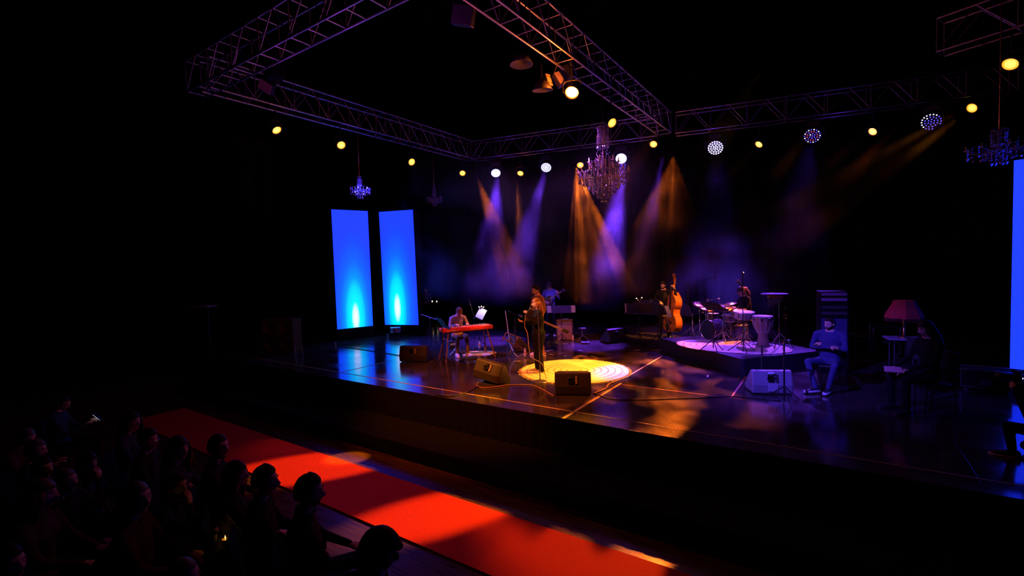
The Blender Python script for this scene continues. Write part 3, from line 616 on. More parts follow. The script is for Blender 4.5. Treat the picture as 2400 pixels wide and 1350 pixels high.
    for a, b, rd, sl in segs:
        a = np.array(a); d = np.array(b) - a; t = np.clip(((cen - a) @ d) / max(d @ d, 1e-9), 0, 1); ds = np.linalg.norm(cen - a - t[:, None] * d, axis=1) / rd
        w_ = ds < best; best[w_] = ds[w_]; slot[w_] = sl
    nz = np.array(nk); tt = np.array((hd - nk).normalized()); up_ = (cen - nz) @ tt; slot[(slot == 1) & (up_ > 0.012) & (np.linalg.norm(cen - nz, axis=1) < 0.09)] = 0
    slot[(slot == 0) & (up_ < 0.004) & (np.linalg.norm(cen - nz, axis=1) < 0.14)] = 1
    vs = np.empty(len(me.vertices) * 3); me.vertices.foreach_get('co', vs); vs = vs.reshape(-1, 3)
    out = MB(); out.v = [tuple(v) for v in vs]; out.f = [tuple(p.vertices) for p in me.polygons]; out.m = [int(x) for x in slot]
    bpy.data.meshes.remove(me)
    tx = ax.cross(tt_ := (hd - nk).normalized()); cn = nk + tt_ * 0.012                # collar hides the neckline
    out.loft([[cn + (ax * math.cos(a) + tx * math.sin(a)) * (0.064 + 0.011 * math.cos(b)) + tt_ * (0.014 * math.sin(b) - 0.012 * math.sin(a) * (1 if tx.y < 0 else -1)) for b in [2 * PI * j / 6 for j in range(6)]] for a in [2 * PI * i / 20 for i in range(20)]], 1, False, True)
    R = Rhead(J.get('yaw', 0), J.get('pitch', 0), J.get('roll', 0)); head_geo(out, hd, R, 1.0, beard, female)
    for q, sd in (('L', 1), ('R', -1)):
        hn = J.get('hand' + q)
        if hands:
            d = (g['wr' + q] - g['el' + q]).normalized()
            if hn is None: hn = (d, V((0, -0.2, -1)) if abs(d.z) < 0.8 else V((-sd, -0.3, 0)), 0.35)
            hand_geo(out, g['wr' + q], hn[0], hn[1], hn[3] if len(hn) > 3 else sd, hn[2], 1.0)
        an = g['an' + q]; kn = g['kn' + q]; td = J.get('toe' + q, (0.15 * sd, -1, 0)); td = V(td).normalized(); x = td.cross(V((0, 0, 1))).normalized(); u = x.cross(td).normalized(); u = u if u.z > 0 else -u
        base = an - u * 0.075
        pr = [(-0.075, 0.030, 0.030, 0.035), (-0.055, 0.036, 0.045, 0.045), (0.0, 0.040, 0.055, 0.052), (0.07, 0.046, 0.036, 0.034), (0.14, 0.048, 0.026, 0.026), (0.185, 0.036, 0.020, 0.022), (0.2, 0.02, 0.012, 0.018)]
        out.loft([[base + td * t_ + u * h_ + x * math.cos(2 * PI * k / 12) * w_ + u * math.sin(2 * PI * k / 12) * r_ for k in range(12)] for t_, w_, r_, h_ in pr], 3)
        if shoe_sole:
            o2 = [(-0.085, 0.02), (-0.075, 0.036), (0, 0.042), (0.08, 0.05), (0.15, 0.05), (0.195, 0.034), (0.212, 0.015)]
            pl = [(t_, w_) for t_, w_ in o2] + [(t_, -w_) for t_, w_ in o2[::-1]]
            out.loft([[base + td * t_ + x * w_ + u * h for t_, w_ in pl] for h in (-0.012, J.get('sole', 0.012))], 4)
    me = out.mesh(key, mats, True); _bodycache[key] = me; return me
def hair_mesh(style, R, c, m, seed=0):
    rr = random.Random(seed); mb = MB(); n, k = 22, 14; rings = []
    lowf = {'short': 0.35, 'crop': 0.38, 'long': 0.2, 'bun': 0.3, 'big': -0.1, 'balding': 0.1}.get(style, 0.3)
    thick = {'short': 1.10, 'crop': 1.045, 'long': 1.12, 'bun': 1.08, 'big': 1.5, 'balding': 1.05}.get(style, 1.08)
    for i in range(k + 1):
        ring = []
        for j in range(n):
            q = 2 * PI * j / n; front = -math.cos(q)            # +? y direction
            y = -math.cos(q)                                    # -1 = forehead side
            amax = PI * (0.33 if y < -0.55 else (0.42 + 0.24 * (y + 0.55) / 1.55)) * (1.18 if style in ('long', 'big') else 1.0)
            a = 0.02 + amax * i / k
            z = math.cos(a); r = math.sin(a); t = thick + (0.03 * noise.noise(V((j * 0.9, i * 0.8, seed))) if style != 'crop' else 0)
            if i == k: t *= 0.955
            ring.append(c + R @ V((r * math.sin(q) * 0.077 * t, y * r * 0.102 * t + 0.004, z * 0.126 * t + (0.01 if style == 'short' and y < 0 and z > 0.5 else 0))))
        rings.append(ring)
    mb.loft(rings, 0, True)
    def lock(a, pts, r0): mb.tube([c + R @ V(p) for p in pts], [r0, r0 * 1.15, r0, r0 * 0.6, r0 * 0.25][:len(pts)], 7)
    if style == 'long':
        for i in range(24):
            q = RAD(62 + 236 * i / 23); sx, cy = math.sin(q), -math.cos(q); w_ = rr.uniform(-0.015, 0.015); L = rr.uniform(0.2, 0.3)
            lock(q, [(sx * 0.07, cy * 0.085, 0.04), (sx * 0.095, cy * 0.10 + 0.005, -0.03), (sx * 0.115 + w_, cy * 0.1 + 0.025, -0.11), (sx * 0.13 + w_ * 2, cy * 0.09 + 0.05, -0.16 - L * 0.25), (sx * 0.12 - w_, cy * 0.07 + 0.07, -0.2 - L * 0.45)], rr.uniform(0.020, 0.030))
    if style == 'bun':
        mb.ball(c + R @ V((0, 0.125, 0.03)), 0.05, 10)
        for i in range(7): lock(0, [(0.015 * (i - 3), 0.11, 0.02), (0.02 * (i - 3), 0.15, -0.04), (0.022 * (i - 3), 0.15, -0.12), (0.02 * (i - 3), 0.13, -0.2)], 0.02)
    if style == 'big':
        for i in range(40):
            v = V((rr.gauss(0, 1), rr.gauss(0, 1) + 0.3, rr.gauss(0, 1) + 0.5)).normalized(); mb.ball(c + R @ V((v.x * 0.11, v.y * 0.13, v.z * 0.14)), rr.uniform(0.025, 0.04), 6)
    return mb.mesh('hair', m, True)
def person(label, loc, rz, J, mats, key, hair=('short', None), scale=1.0, cap=None, group=None, hseed=0, **kw):
    t = thing('person', label, 'person', loc, rz, group); t.scale = (scale,) * 3
    b = bpy.data.objects.new('body', body_mesh(key, J, mats, **kw)); COL.objects.link(b); b.parent = t
    R = Rhead(J.get('yaw', 0), J.get('pitch', 0), J.get('roll', 0)); hd = V(J['hd'])
    if hair[0] != 'none':
        h = bpy.data.objects.new('hair', hair_mesh(hair[0], R, hd, hair[1] or HAIRD, hseed)); COL.objects.link(h); h.parent = t
    if cap:
        mb = MB(); rings = []
        for i in range(8):
            a = 0.03 + PI * 0.5 * i / 7; r, z = math.sin(a), math.cos(a)
            rings.append([hd + R @ V((0.091 * r * math.sin(2 * PI * j / 20), -0.117 * r * math.cos(2 * PI * j / 20) + 0.004, 0.028 + 0.116 * z)) for j in range(20)])
        mb.loft(rings, 0, True)
        pl = [(-0.07, -0.07), (-0.062, -0.12), (-0.03, -0.155), (0.03, -0.155), (0.062, -0.12), (0.07, -0.07)]
        mb.loft([[hd + R @ V((x, y, z + 0.015 + (y + 0.07) * 0.15)) for x, y in pl] for z in (0.022, 0.03)])
        c = bpy.data.objects.new('cap', mb.mesh('cap', cap, True)); COL.objects.link(c); c.parent = t
    return t
STAND = dict(pel=(0, 0, .97), che=(0, 0.0, 1.27), nk=(0, 0.01, 1.50), hd=(0, -0.015, 1.64), shL=(.185, 0, 1.43), shR=(-.185, 0, 1.43), elL=(.24, .02, 1.14), elR=(-.24, .02, 1.14), wrL=(.23, -.08, .89), wrR=(-.23, -.08, .89),
             hiL=(.095, 0, .92), hiR=(-.095, 0, .92), knL=(.12, -.02, .5), knR=(-.12, -.02, .5), anL=(.13, .02, .087), anR=(-.13, .02, .087))
SIT = dict(pel=(0, 0.02, .56), che=(0, 0.03, .86), nk=(0, 0.0, 1.10), hd=(0, -0.03, 1.24), shL=(.19, 0.02, 1.03), shR=(-.19, 0.02, 1.03), elL=(.23, -.10, .78), elR=(-.23, -.10, .78), wrL=(.12, -.32, .68), wrR=(-.12, -.32, .68),
           hiL=(.09, 0, .53), hiR=(-.09, 0, .53), knL=(.15, -.42, .53), knR=(-.15, -.42, .53), anL=(.15, -.40, .087), anR=(-.15, -.40, .087))
# ---------------------------------------------------------------- band and gear
def AT(px, y, z=0.0, py=750):
    p = PY(px, py, y); return V((p.x, p.y, z))
def ZAT(loc, py, px=None):                      # height at which a picture row meets the upright line over loc
    px = px or 0
    lo, hi = -1.0, 8.0
    for _ in range(40):
        z = (lo + hi) / 2; d = V((loc[0], loc[1], z - CAMH)); X = [RX, RY, RZ]
        c = [sum(X[i][k] * d[i] for i in range(3)) for k in range(3)]
        if 675 + F * c[1] / c[2] > py: lo = z
        else: hi = z
    return lo
def W(loc, rz, s, v): return V(loc) + Matrix.Rotation(rz, 3, 'Z') @ (V(v) * s)
def cloth(name, col, rough=0.8, **k): return mat(name, col, rough, spec=0.08, scale=30, **k)
BLKSHIRT = cloth('black_shirt', (0.012, 0.011, 0.012)); BLKTR = cloth('black_trousers', (0.01, 0.01, 0.012)); BLKSHOE = mat('black_shoe', (0.02, 0.02, 0.02), 0.35)
NAVY = cloth('dark_blue_shirt', (0.05, 0.055, 0.16)); JEANS = cloth('blue_jeans', (0.07, 0.08, 0.2)); BEIGE = cloth('tan_trousers', (0.36, 0.2, 0.1)); BLUESH = cloth('blue_shirt', (0.16, 0.2, 0.6)); BROWNSH = cloth('brown_open_shirt', (0.2, 0.11, 0.05))
FLORAL = texmat('patterned_shirt', 'voronoi', 26, [(0.0, (0.75, 0.8, 0.95)), (0.28, (0.35, 0.4, 0.75)), (0.42, (0.05, 0.06, 0.2)), (0.7, (0.55, 0.45, 0.3))], rough=0.8, spec=0.1)
KHAKI = cloth('olive_trousers', (0.22, 0.14, 0.07)); LIGHTSHOE = mat('pale_shoe', (0.6, 0.5, 0.45), 0.5)
def mats6(top, bot, shoe=BLKSHOE, sole=EYEW, hair=HAIRD): return [SKIN, top, bot, shoe, sole, hair, LIPM]

# round rugs
RUG = bpy.data.materials.new('cream_woven_rug'); RUG.use_nodes = True
def rug_mat(m, sc):
    nt = m.node_tree; b = nt.nodes['Principled BSDF']; tc = nt.nodes.new('ShaderNodeTexCoord'); ln = nt.nodes.new('ShaderNodeVectorMath'); ln.operation = 'LENGTH'; nt.links.new(tc.outputs['Object'], ln.inputs[0])
    nz = nt.nodes.new('ShaderNodeTexNoise'); nz.inputs['Scale'].default_value = 5; nt.links.new(tc.outputs['Object'], nz.inputs['Vector'])
    ad = nt.nodes.new('ShaderNodeMath'); ad.operation = 'MULTIPLY_ADD'; ad.inputs[1].default_value = 0.06; nt.links.new(nz.outputs['Fac'], ad.inputs[0]); nt.links.new(ln.outputs['Value'], ad.inputs[2])
    ml = nt.nodes.new('ShaderNodeMath'); ml.operation = 'MULTIPLY'; ml.inputs[1].default_value = sc; nt.links.new(ad.outputs[0], ml.inputs[0]); sn = nt.nodes.new('ShaderNodeMath'); sn.operation = 'SINE'; nt.links.new(ml.outputs[0], sn.inputs[0])
    c = ramp(nt, sn.outputs[0], [(0.0, (0.82, 0.74, 0.6)), (0.72, (0.8, 0.7, 0.55)), (0.9, (0.62, 0.42, 0.28)), (1.0, (0.5, 0.28, 0.18))]); nt.links.new(c, b.inputs['Base Color']); b.inputs['Roughness'].default_value = 0.95; b.inputs['Specular IOR Level'].default_value = 0.1
rug_mat(RUG, 42)
def rug(label, c, rx, ry, z, rz=0, fringe=True):
    t = thing('round_rug', label, 'rug', (c[0], c[1], z), rz); n = 72
    def ring(k, h): return [((rx * k + 0.012 * rnd.random()) * math.cos(2 * PI * i / n), (ry * k + 0.012 * rnd.random()) * math.sin(2 * PI * i / n), h) for i in range(n)]
    rs = [ring(1, 0), ring(1.0, 0.012), ring(0.99, 0.018)] + [ring(q, 0.018 + 0.003 * (i % 2)) for i, q in enumerate((0.93, 0.9, 0.8, 0.77, 0.6, 0.57, 0.3, 0.02))]
    MB().loft(rs, 0, True).build('weave', RUG, t)
    if fringe:
        f = MB()
        for i in range(180):
            a = 2 * PI * i / 180 + rnd.random() * 0.02; L = rnd.uniform(0.03, 0.07); x, y = rx * math.cos(a), ry * math.sin(a); f.tube([(x * 0.99, y * 0.99, 0.006), (x * (1 + L / rx), y * (1 + L / ry), 0.004)], 0.006, 4)
        f.build('fringe', RUG, t)['kind'] = 'stuff'
    return t
rug('round cream rug glowing yellow under the singer', (-4.78, 9.42), 1.2, 1.2, 0.002)
rug('small thin rug under the keyboard player with his shoes on it', (-8.05, 10.15), 0.42, 0.3, 0.002, RAD(55))

# wedge monitors
GRILLE = texmat('steel_grille', 'voronoi', 160, [(0.0, (0.001, 0.001, 0.001)), (0.4, (0.03, 0.03, 0.03))], rough=0.4)
def wedge(label, loc, rz, w=0.72, tilt=(0, 0), z=0.0, m=CAB, hm=DGREY, label_tag=False):
    t = thing('floor_monitor', label, 'speaker', (loc[0], loc[1], z), (tilt[0], tilt[1], rz), 'wedge monitors on the stage floor')
    pf = [(0.0, 0.015), (-0.02, 0.17), (0.045, 0.40), (0.085, 0.42), (0.14, 0.415), (0.47, 0.10), (0.47, 0.05), (0.43, 0.015)]
    MB().prism(pf, -w / 2, w / 2, 'yz').build('cabinet', m, t, bevel=0.022)
    a, b = V((0.150, 0.415)), V((0.462, 0.118)); n = V((0.69, 0.72)) * 0.008
    MB().prism([tuple(a + n), tuple(b + n), tuple(b - n), tuple(a - n)], -w / 2 + 0.05, w / 2 - 0.05, 'yz').build('grille', GRILLE, t)
    # carrying handle cut in the sloping back with a lit plate beside it
    MB().box((-0.03, 0.006, 0.29), (0.09, 0.03, 0.13), rx=RAD(-16)).build('handle_recess', MATTE, t)
    MB().tube([(-0.09, -0.015, 0.27), (-0.085, -0.03, 0.34), (-0.0, -0.025, 0.345), (0.03, -0.015, 0.27)], 0.008, 6).build('handle', DGREY, t)
    MB().box((0.065, 0.002, 0.29), (0.04, 0.02, 0.14), rx=RAD(-16)).build('connector_plate', hm, t, bevel=0.003)
    for x in (-w / 2 + 0.06, w / 2 - 0.06):
        for y in (0.05, 0.4): MB().lathe([(0.02, 0), (0.018, 0.02)], 8, (x, y, 0)).build('foot', MATTE, t)
    return t
def mid2(a, b): return (a + b) / 2
PANEL = mat('connector_panel', (0.30, 0.22, 0.15), 0.4)
wedge('floor monitor farthest left, brown lit back, beside the keyboard', P(968, 849), RAD(24), 0.74, hm=PANEL)
w2 = wedge('floor monitor propped up at a slant left of the singer', P(1137, 900), RAD(2), 0.66, (RAD(-8), RAD(9)), 0.055, hm=PANEL)
wedge('floor monitor squarely in front of the round rug, back to the hall', mid2(P(1297, 927), P(1390, 928)), RAD(27), 0.66, hm=PANEL)
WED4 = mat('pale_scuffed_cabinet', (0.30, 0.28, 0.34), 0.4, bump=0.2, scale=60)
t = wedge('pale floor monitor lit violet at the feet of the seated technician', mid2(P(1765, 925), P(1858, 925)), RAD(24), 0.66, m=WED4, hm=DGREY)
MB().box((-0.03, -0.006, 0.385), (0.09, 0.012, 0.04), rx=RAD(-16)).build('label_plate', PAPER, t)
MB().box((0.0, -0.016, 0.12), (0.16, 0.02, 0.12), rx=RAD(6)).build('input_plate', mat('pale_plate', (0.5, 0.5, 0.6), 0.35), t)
wedge('blue lit floor monitor behind the folded stand and the white cable', P(1197, 822), RAD(-38), 0.74)
wedge('dark floor monitor on the bare floor left of the two music stands', P(1447, 803), RAD(62), 0.62)
# wooden stand propping, cable coil under slanted monitor
def cable(label, pts, r=0.008, m=None, z=0.008, cat='cable'):
    q = [P(*p) if len(p) == 2 else V(p) for p in pts]; out = []
    for i in range(len(q) - 1):
        for k in range(6):
            t_ = k / 6; a = q[max(i - 1, 0)]; b = q[i]; c = q[i + 1]; d = q[min(i + 2, len(q) - 1)]
            v = 0.5 * ((2 * b) + (-a + c) * t_ + (2 * a - 5 * b + 4 * c - d) * t_ * t_ + (-a + 3 * b - 3 * c + d) * t_ ** 3); out.append(v)
    out.append(q[-1])
    out = [V((v.x, v.y, max(v.z, z + (0.004 if v.x > -20 else 0)))) for v in out]
    return tag(MB().tube(out, r, 6).build('cable', m or BLACK, None, True), label, cat, 'cables lying on the stage')
TAN = mat('tan_cable', (0.55, 0.35, 0.12), 0.5)
cable('black cable running from the slanted monitor toward the stage edge', [(1125, 906), (1090, 922), (1060, 930), (1035, 929), (1022, 925)], 0.012)
cable('tan cable looping from the slanted monitor to the square one', [(1122, 898), (1118, 905), (1140, 910), (1200, 903), (1250, 905), (1285, 922), (1297, 929)], 0.010, TAN)
cable('orange lit cable trailing from the square monitor past the rug edge', [(1391, 924), (1420, 912), (1427, 902), (1450, 893), (1470, 885)], 0.012, TAN)
cable('long thin cable crossing the floor to the tech side microphone stand', [(1392, 924), (1440, 937), (1520, 938), (1640, 934), (1720, 931), (1830, 941)], 0.009)
cable('cable along the left of the stage to the leftmost monitor', [(790, 812), (850, 820), (900, 828), (938, 834)], 0.010)
cable('bundle of cables on the riser side floor', [(1690, 862), (1672, 850), (1675, 836)], 0.008)

# music stands
SHEETL = []
def mstand(label, loc, rz, h, tilt=25, z=0.0, w=0.50, dh=0.33, holes=False, sheets=(), m=BLACK, spread=0.3, desk_m=None, roll=0):
    t = thing('music_stand', label, 'music stand', (loc[0], loc[1], z), rz, 'black music stands on stage')
    for k in range(3):
        a = 2 * PI * k / 3 + 0.5; bar('leg', (0, 0, 0.30), (spread * math.cos(a), spread * math.sin(a), 0.012), 0.010, m, t)
    bar('pole', (0, 0, 0.1), (0, 0, h), 0.012, m, t); MB().lathe([(0.02, 0), (0.022, 0.03), (0.02, 0.06)], 10, (0, 0, h * 0.6)).build('height_clamp', m, t)
    R = Euler((RAD(-tilt), RAD(roll), 0)).to_matrix()
    d = bpy.data.objects.new('desk', None)
    if holes:
        mb = MB(); nx, nz_ = 13, 8
        for i in range(nx + 1): mb.box((-w / 2 + w * i / nx, 0, 0), (0.016, 0.004, dh))
        for j in range(nz_ + 1): mb.box((0, 0, -dh / 2 + dh * j / nz_), (w, 0.004, 0.018))
        o = mb.build('desk', desk_m or m, t)
    else: o = MB().box((0, 0, 0), (w, 0.005, dh)).box((0, 0.004, dh / 2 - 0.02), (w * 0.2, 0.006, 0.02)).build('desk', desk_m or m, t, bevel=0.002)
    o.location = (0, 0, h + 0.10); o.rotation_euler = R.to_euler()
    l = MB().box((0, -0.03, -dh / 2), (w, 0.06, 0.006)).build('ledge', m, t); l.location = o.location; l.rotation_euler = o.rotation_euler
    for sl, x, zz, sw, shh in sheets:
        s = MB()
        s.add([(x - sw / 2, -0.008, zz - shh / 2), (x, -0.012, zz - shh / 2), (x + sw / 2, -0.008, zz - shh / 2), (x - sw / 2, -0.008, zz + shh / 2), (x, -0.012, zz + shh / 2), (x + sw / 2, -0.008, zz + shh / 2)] +
              [(x - sw / 2, -0.005, zz - shh / 2), (x, -0.009, zz - shh / 2), (x + sw / 2, -0.005, zz - shh / 2), (x - sw / 2, -0.005, zz + shh / 2), (x, -0.009, zz + shh / 2), (x + sw / 2, -0.005, zz + shh / 2)],
              [(0, 1, 4, 3), (1, 2, 5, 4), (6, 9, 10, 7), (7, 10, 11, 8), (0, 6, 7, 1), (1, 7, 8, 2), (3, 4, 10, 9), (4, 5, 11, 10), (0, 3, 9, 6), (2, 8, 11, 5)])
        so = s.build('sheet_music', PAPER); so.location = W((loc[0], loc[1], z), rz, 1, (0, 0, h + 0.10)); so.rotation_euler = (Matrix.Rotation(rz, 3, 'Z') @ R).to_euler()
        tag(so, sl, 'sheet music', 'sheets on the music stands')
    return t
def desk_h(loc, py, z=0): return ZAT(loc, py) - z
l1 = P(1040, 864); mstand('black music stand in front of the left end of the red keyboard', l1, RAD(150), desk_h(l1, 757) - 0.1, 35, w=0.5)
l2 = P(1209, 833); mstand('dark music stand with folding legs behind the singer\'s mic hand', l2, RAD(135), desk_h(l2, 736) - 0.1, 60, w=0.5)
l3 = P(1317, 804); mstand('blue lit music stand in front of the guitarist', l3, RAD(205), desk_h(l3, 725) - 0.1, 40, w=0.6, sheets=[('sheet music sticking out left of the guitarist\'s stand', 0.33, 0.0, 0.2, 0.3), ('sheet music sticking out right of the guitarist\'s stand', -0.30, 0.0, 0.26, 0.3)], desk_m=mat('satin_blue_grey_desk', (0.06, 0.06, 0.2), 0.4))
l4 = P(1500, 808); mstand('solid desk music stand, the left one before the double bass', l4, RAD(195), desk_h(l4, 722) - 0.1, 28, w=0.72, sheets=[('pale sheet edge at the left end of the left stand before the double bass', 0.37, 0.0, 0.08, 0.3)])
l5 = P(1542, 810); mstand('perforated music stand, the right one before the double bass', l5, RAD(165), desk_h(l5, 724) - 0.1, 30, w=0.5, holes=True, sheets=[('bright white sheet hanging off the perforated stand', -0.3, -0.08, 0.16, 0.38)])
l6 = P(1672, 826, 0.35); mstand('black music stand in front of the drum kit', l6, RAD(150), desk_h(l6, 719, 0.35) - 0.1, 55, z=0.35, w=0.55, desk_m=MATTE)
# clip lamps on the stands before the bass
LITEM = mat('small_lamp_lit', (0.9, 0.8, 0.6), 0.3, emit=(1, 0.75, 0.5), estr=3, var=0)
def clip_lamp(label, base, tips, lit):
    t = thing('clip_lamp', label, 'clip lamp', base)
    MB().box((0, 0, 0.0), (0.03, 0.03, 0.05)).build('clip', BLACK, t)
    for dx, dz in tips:
        MB().tube([(0, 0, 0.02), (dx * 0.4, 0, dz * 0.6), (dx, 0, dz)], 0.005, 6).build('gooseneck', BRASS, t)
        MB().ball((dx, 0, dz), (0.018, 0.018, 0.014), 8).build('lamp_head', LITEM if lit else CHROME, t)
    return t
b = P(1500, 808); clip_lamp('clip lamp with two raised heads on the left stand before the double bass', (b.x, b.y, ZAT(b, 709)), [(-0.08, 0.12), (0.08, 0.14)], True)
b = l5; clip_lamp('clip lamp with thin neck on the perforated stand', (b.x - 0.2, b.y, ZAT(b, 712)), [(0.0, 0.15), (0.12, 0.14)], False)

# ------------------------------------------------ keyboard corner
ka, kb_ = P(1040, 775, .8), P(1153, 765, .8); kc = (ka + kb_) / 2; kr = math.atan2(kb_.y - ka.y, kb_.x - ka.x)
kt = thing('stage_keyboard', 'red stage keyboard with white lettering on its back', 'keyboard', (kc.x, kc.y, 0.745), kr)
REDK = mat('red_lacquer', (0.75, 0.035, 0.015), 0.3, spec=0.6, coat=0.3)
KL = (kb_ - ka).length + 0.06
MB().box((0, 0.17, 0.05), (KL, 0.34, 0.09)).build('case', REDK, kt, bevel=0.012)
MB().box((0, -0.003, 0.025), (KL - 0.02, 0.012, 0.05)).build('back_panel', mat('red_back_panel', (0.55, 0.025, 0.012), 0.4), kt)
wk = MB().box((0, 0, 0), (0.0215, 0.14, 0.018)).mesh('white_key', WHITE); bk = MB().box((0, 0, 0), (0.012, 0.09, 0.02)).mesh('black_key', BLACK)
for i in range(50):
    o = bpy.data.objects.new('white_key', wk); COL.objects.link(o); o.parent = kt; o.location = (-0.575 + i * 0.0232, 0.27, 0.098)
    if i % 7 in (0, 1, 3, 4, 5): o = bpy.data.objects.new('black_key', bk); COL.objects.link(o); o.parent = kt; o.location = (-0.575 + (i + .5) * 0.0232, 0.245, 0.112)
for i in range(9): MB().lathe([(0.010, 0), (0.009, 0.014)], 8, (-0.5 + i * 0.12, 0.06, 0.095)).build('knob', WHITE, kt)
def text3d(s, size, m, parent, loc, rot, name='lettering', ext=0.001, align='LEFT'):
    cu = bpy.data.curves.new(name, 'FONT'); cu.body = s; cu.size = size; cu.extrude = ext; cu.align_x = align; cu.materials.append(m)
    o0 = bpy.data.objects.new('tmp', cu); COL.objects.link(o0); dg = bpy.context.evaluated_depsgraph_get(); me = bpy.data.meshes.new_from_object(o0.evaluated_get(dg)); bpy.data.objects.remove(o0)
    bm = bmesh.new(); bm.from_mesh(me); bmesh.ops.remove_doubles(bm, verts=bm.verts, dist=1e-6); bm.verts.ensure_lookup_table(); seen = set()
    for v0 in bm.verts:                          # one object per letter
        if v0.index in seen: continue
        st_, isl = [v0], []
        seen.add(v0.index)
        while st_:
            v = st_.pop(); isl.append(v)
            for e in v.link_edges:
                w_ = e.other_vert(v)
                if w_.index not in seen: seen.add(w_.index); st_.append(w_)
        ix = {v.index: i for i, v in enumerate(isl)}; fs = {f for v in isl for f in v.link_faces}
        if not fs: continue
        m2_ = bpy.data.meshes.new('letter'); m2_.from_pydata([tuple(v.co) for v in isl], [], [[ix[v.index] for v in f.verts] for f in fs]); m2_.materials.append(m)
        o = bpy.data.objects.new('letter', m2_); COL.objects.link(o); o.parent = parent; o.location = loc; o.rotation_euler = rot
    bm.free()
text3d('nord stage 3', 0.062, WHITE, kt, (-KL / 2 + 0.10, -0.011, 0.022), (PI / 2, 0, 0))
for i, x in enumerate((0.02, 0.16, 0.2, 0.24, 0.28, 0.4, 0.45)): MB().lathe([(0.010, 0), (0.010, 0.012)], 8, (x, -0.009, 0.03), axis=(0, -1, 0)).build('socket', CHROME, kt)
ks = thing('keyboard_stand', 'keyboard stand with four splayed wooden legs', 'stand', (kc.x, kc.y, 0), kr)
WOODL = mat('brown_leg_wood', (0.25, 0.1, 0.045), 0.45)
for x in (-1, 1):
    for y in (0.04, 0.30): bar('leg', (x * (KL / 2 - 0.16), y, 0.735), (x * (KL / 2 - 0.02), y + (y - 0.17) * 1.4, 0.0), 0.018, WOODL, ks)
    bar('cross_bar', (x * (KL / 2 - 0.12), 0.02, 0.55), (x * (KL / 2 - 0.12), 0.33, 0.55), 0.012, WOODL, ks)
for y in (0.06, 0.28): bar('rail', (-KL / 2 + 0.15, y, 0.722), (KL / 2 - 0.15, y, 0.722), 0.016, BLACK, ks)
def kbw(v): return W((kc.x, kc.y, 0), kr, 1, v)
J = dict(SIT); J.update(che=(0, -.04, .86), nk=(0, -.15, 1.08), hd=(0.0, -.24, 1.19), shL=(.19, -.12, 1.02), shR=(-.19, -.12, 1.02), elL=(.27, -.2, .79), elR=(-.27, -.2, .79), wrL=(.14, -.42, .87), wrR=(-.14, -.42, .87), pitch=RAD(28), yaw=RAD(-5),
    handL=(V((-.1, -1, -.15)), V((0, 0, -1)), 0.3), handR=(V((.15, -1, -.15)), V((0, 0, -1)), 0.3), knL=(.13, -.40, .53), knR=(-.13, -.42, .53), anL=(.12, -.50, .1), anR=(-.15, -.36, .1), toeL=(.3, -1, -.05), toeR=(-.1, -1, -.05))
kp = kbw((-0.05, 0.83, 0)); FLATCAP = texmat('brown_cord_cap', 'wave', 40, [(0.2, (0.05, 0.018, 0.01)), (0.8, (0.13, 0.05, 0.02))], rough=0.8)
person('keyboard player in patterned shirt and brown cap bending over the keys', kp, kr + RAD(2), J, mats6(FLORAL, KHAKI, LIGHTSHOE), 'body_keys', ('short', HAIRG), cap=FLATCAP)
def stool(label, loc, z, h=0.48, r=0.17, m=BLACK):
    t = thing('stool', label, 'stool', (loc[0], loc[1], z)); MB().lathe([(r * 0.9, h - 0.07), (r, h - 0.05), (r, h - 0.015), (r * 0.9, h)], 20).build('seat', m, t, True)
    for k in range(3): a = 2 * PI * k / 3 + 0.3; bar('leg', (0, 0, 0.22), (0.25 * math.cos(a), 0.25 * math.sin(a), 0), 0.012, CHROME, t)
    bar('pole', (0, 0, 0.15), (0, 0, h - 0.06), 0.018, CHROME, t); return t
stool('black round stool under the keyboard player', kp, 0, 0.47)
# stand with white page and lamp right of the player
pg = P(1109, 800); pgz = 0.0
pt_ = AT(1128, 10.75)
t = thing('page_stand', 'thin stand holding a white page right of the keyboard player', 'music stand', (pt_.x, pt_.y, 0), RAD(20))
zc = ZAT(pt_, 735); bar('pole', (-0.1, 0.05, 0.02), (-0.04, 0.02, zc - 0.1), 0.011, BLACK, t)
for k in range(3): a = 2 * PI * k / 3; bar('leg', (-0.1, 0.05, 0.3), (-0.1 + 0.28 * math.cos(a), 0.05 + 0.28 * math.sin(a), 0.01), 0.010, BLACK, t)
o = MB().box((0, 0.012, 0), (0.25, 0.006, 0.34)).build('desk', BLACK, t); o.location = (0, 0, zc); o.rotation_euler = (RAD(-20), RAD(25), 0)
so = MB().box((0, 0, 0), (0.23, 0.004, 0.30)).build('sheet_music', PAPER); so.location = W(t.location, RAD(20), 1, (0, 0, zc)); so.rotation_euler = (Matrix.Rotation(RAD(20), 3, 'Z') @ Euler((RAD(-20), RAD(25), 0)).to_matrix()).to_euler()
tag(so, 'glowing white page tilted beside the keyboard player\'s head', 'sheet music')
point_light('page_lamp', so.matrix_basis @ V((0.0, -0.22, 0.22)), (1, .9, .8), 5)
clip_lamp('black clip lamp with bright heads over the white page', (pt_.x, pt_.y, ZAT(pt_, 722)), [(-0.07, 0.03), (0.02, 0.05), (0.1, 0.03)], True)
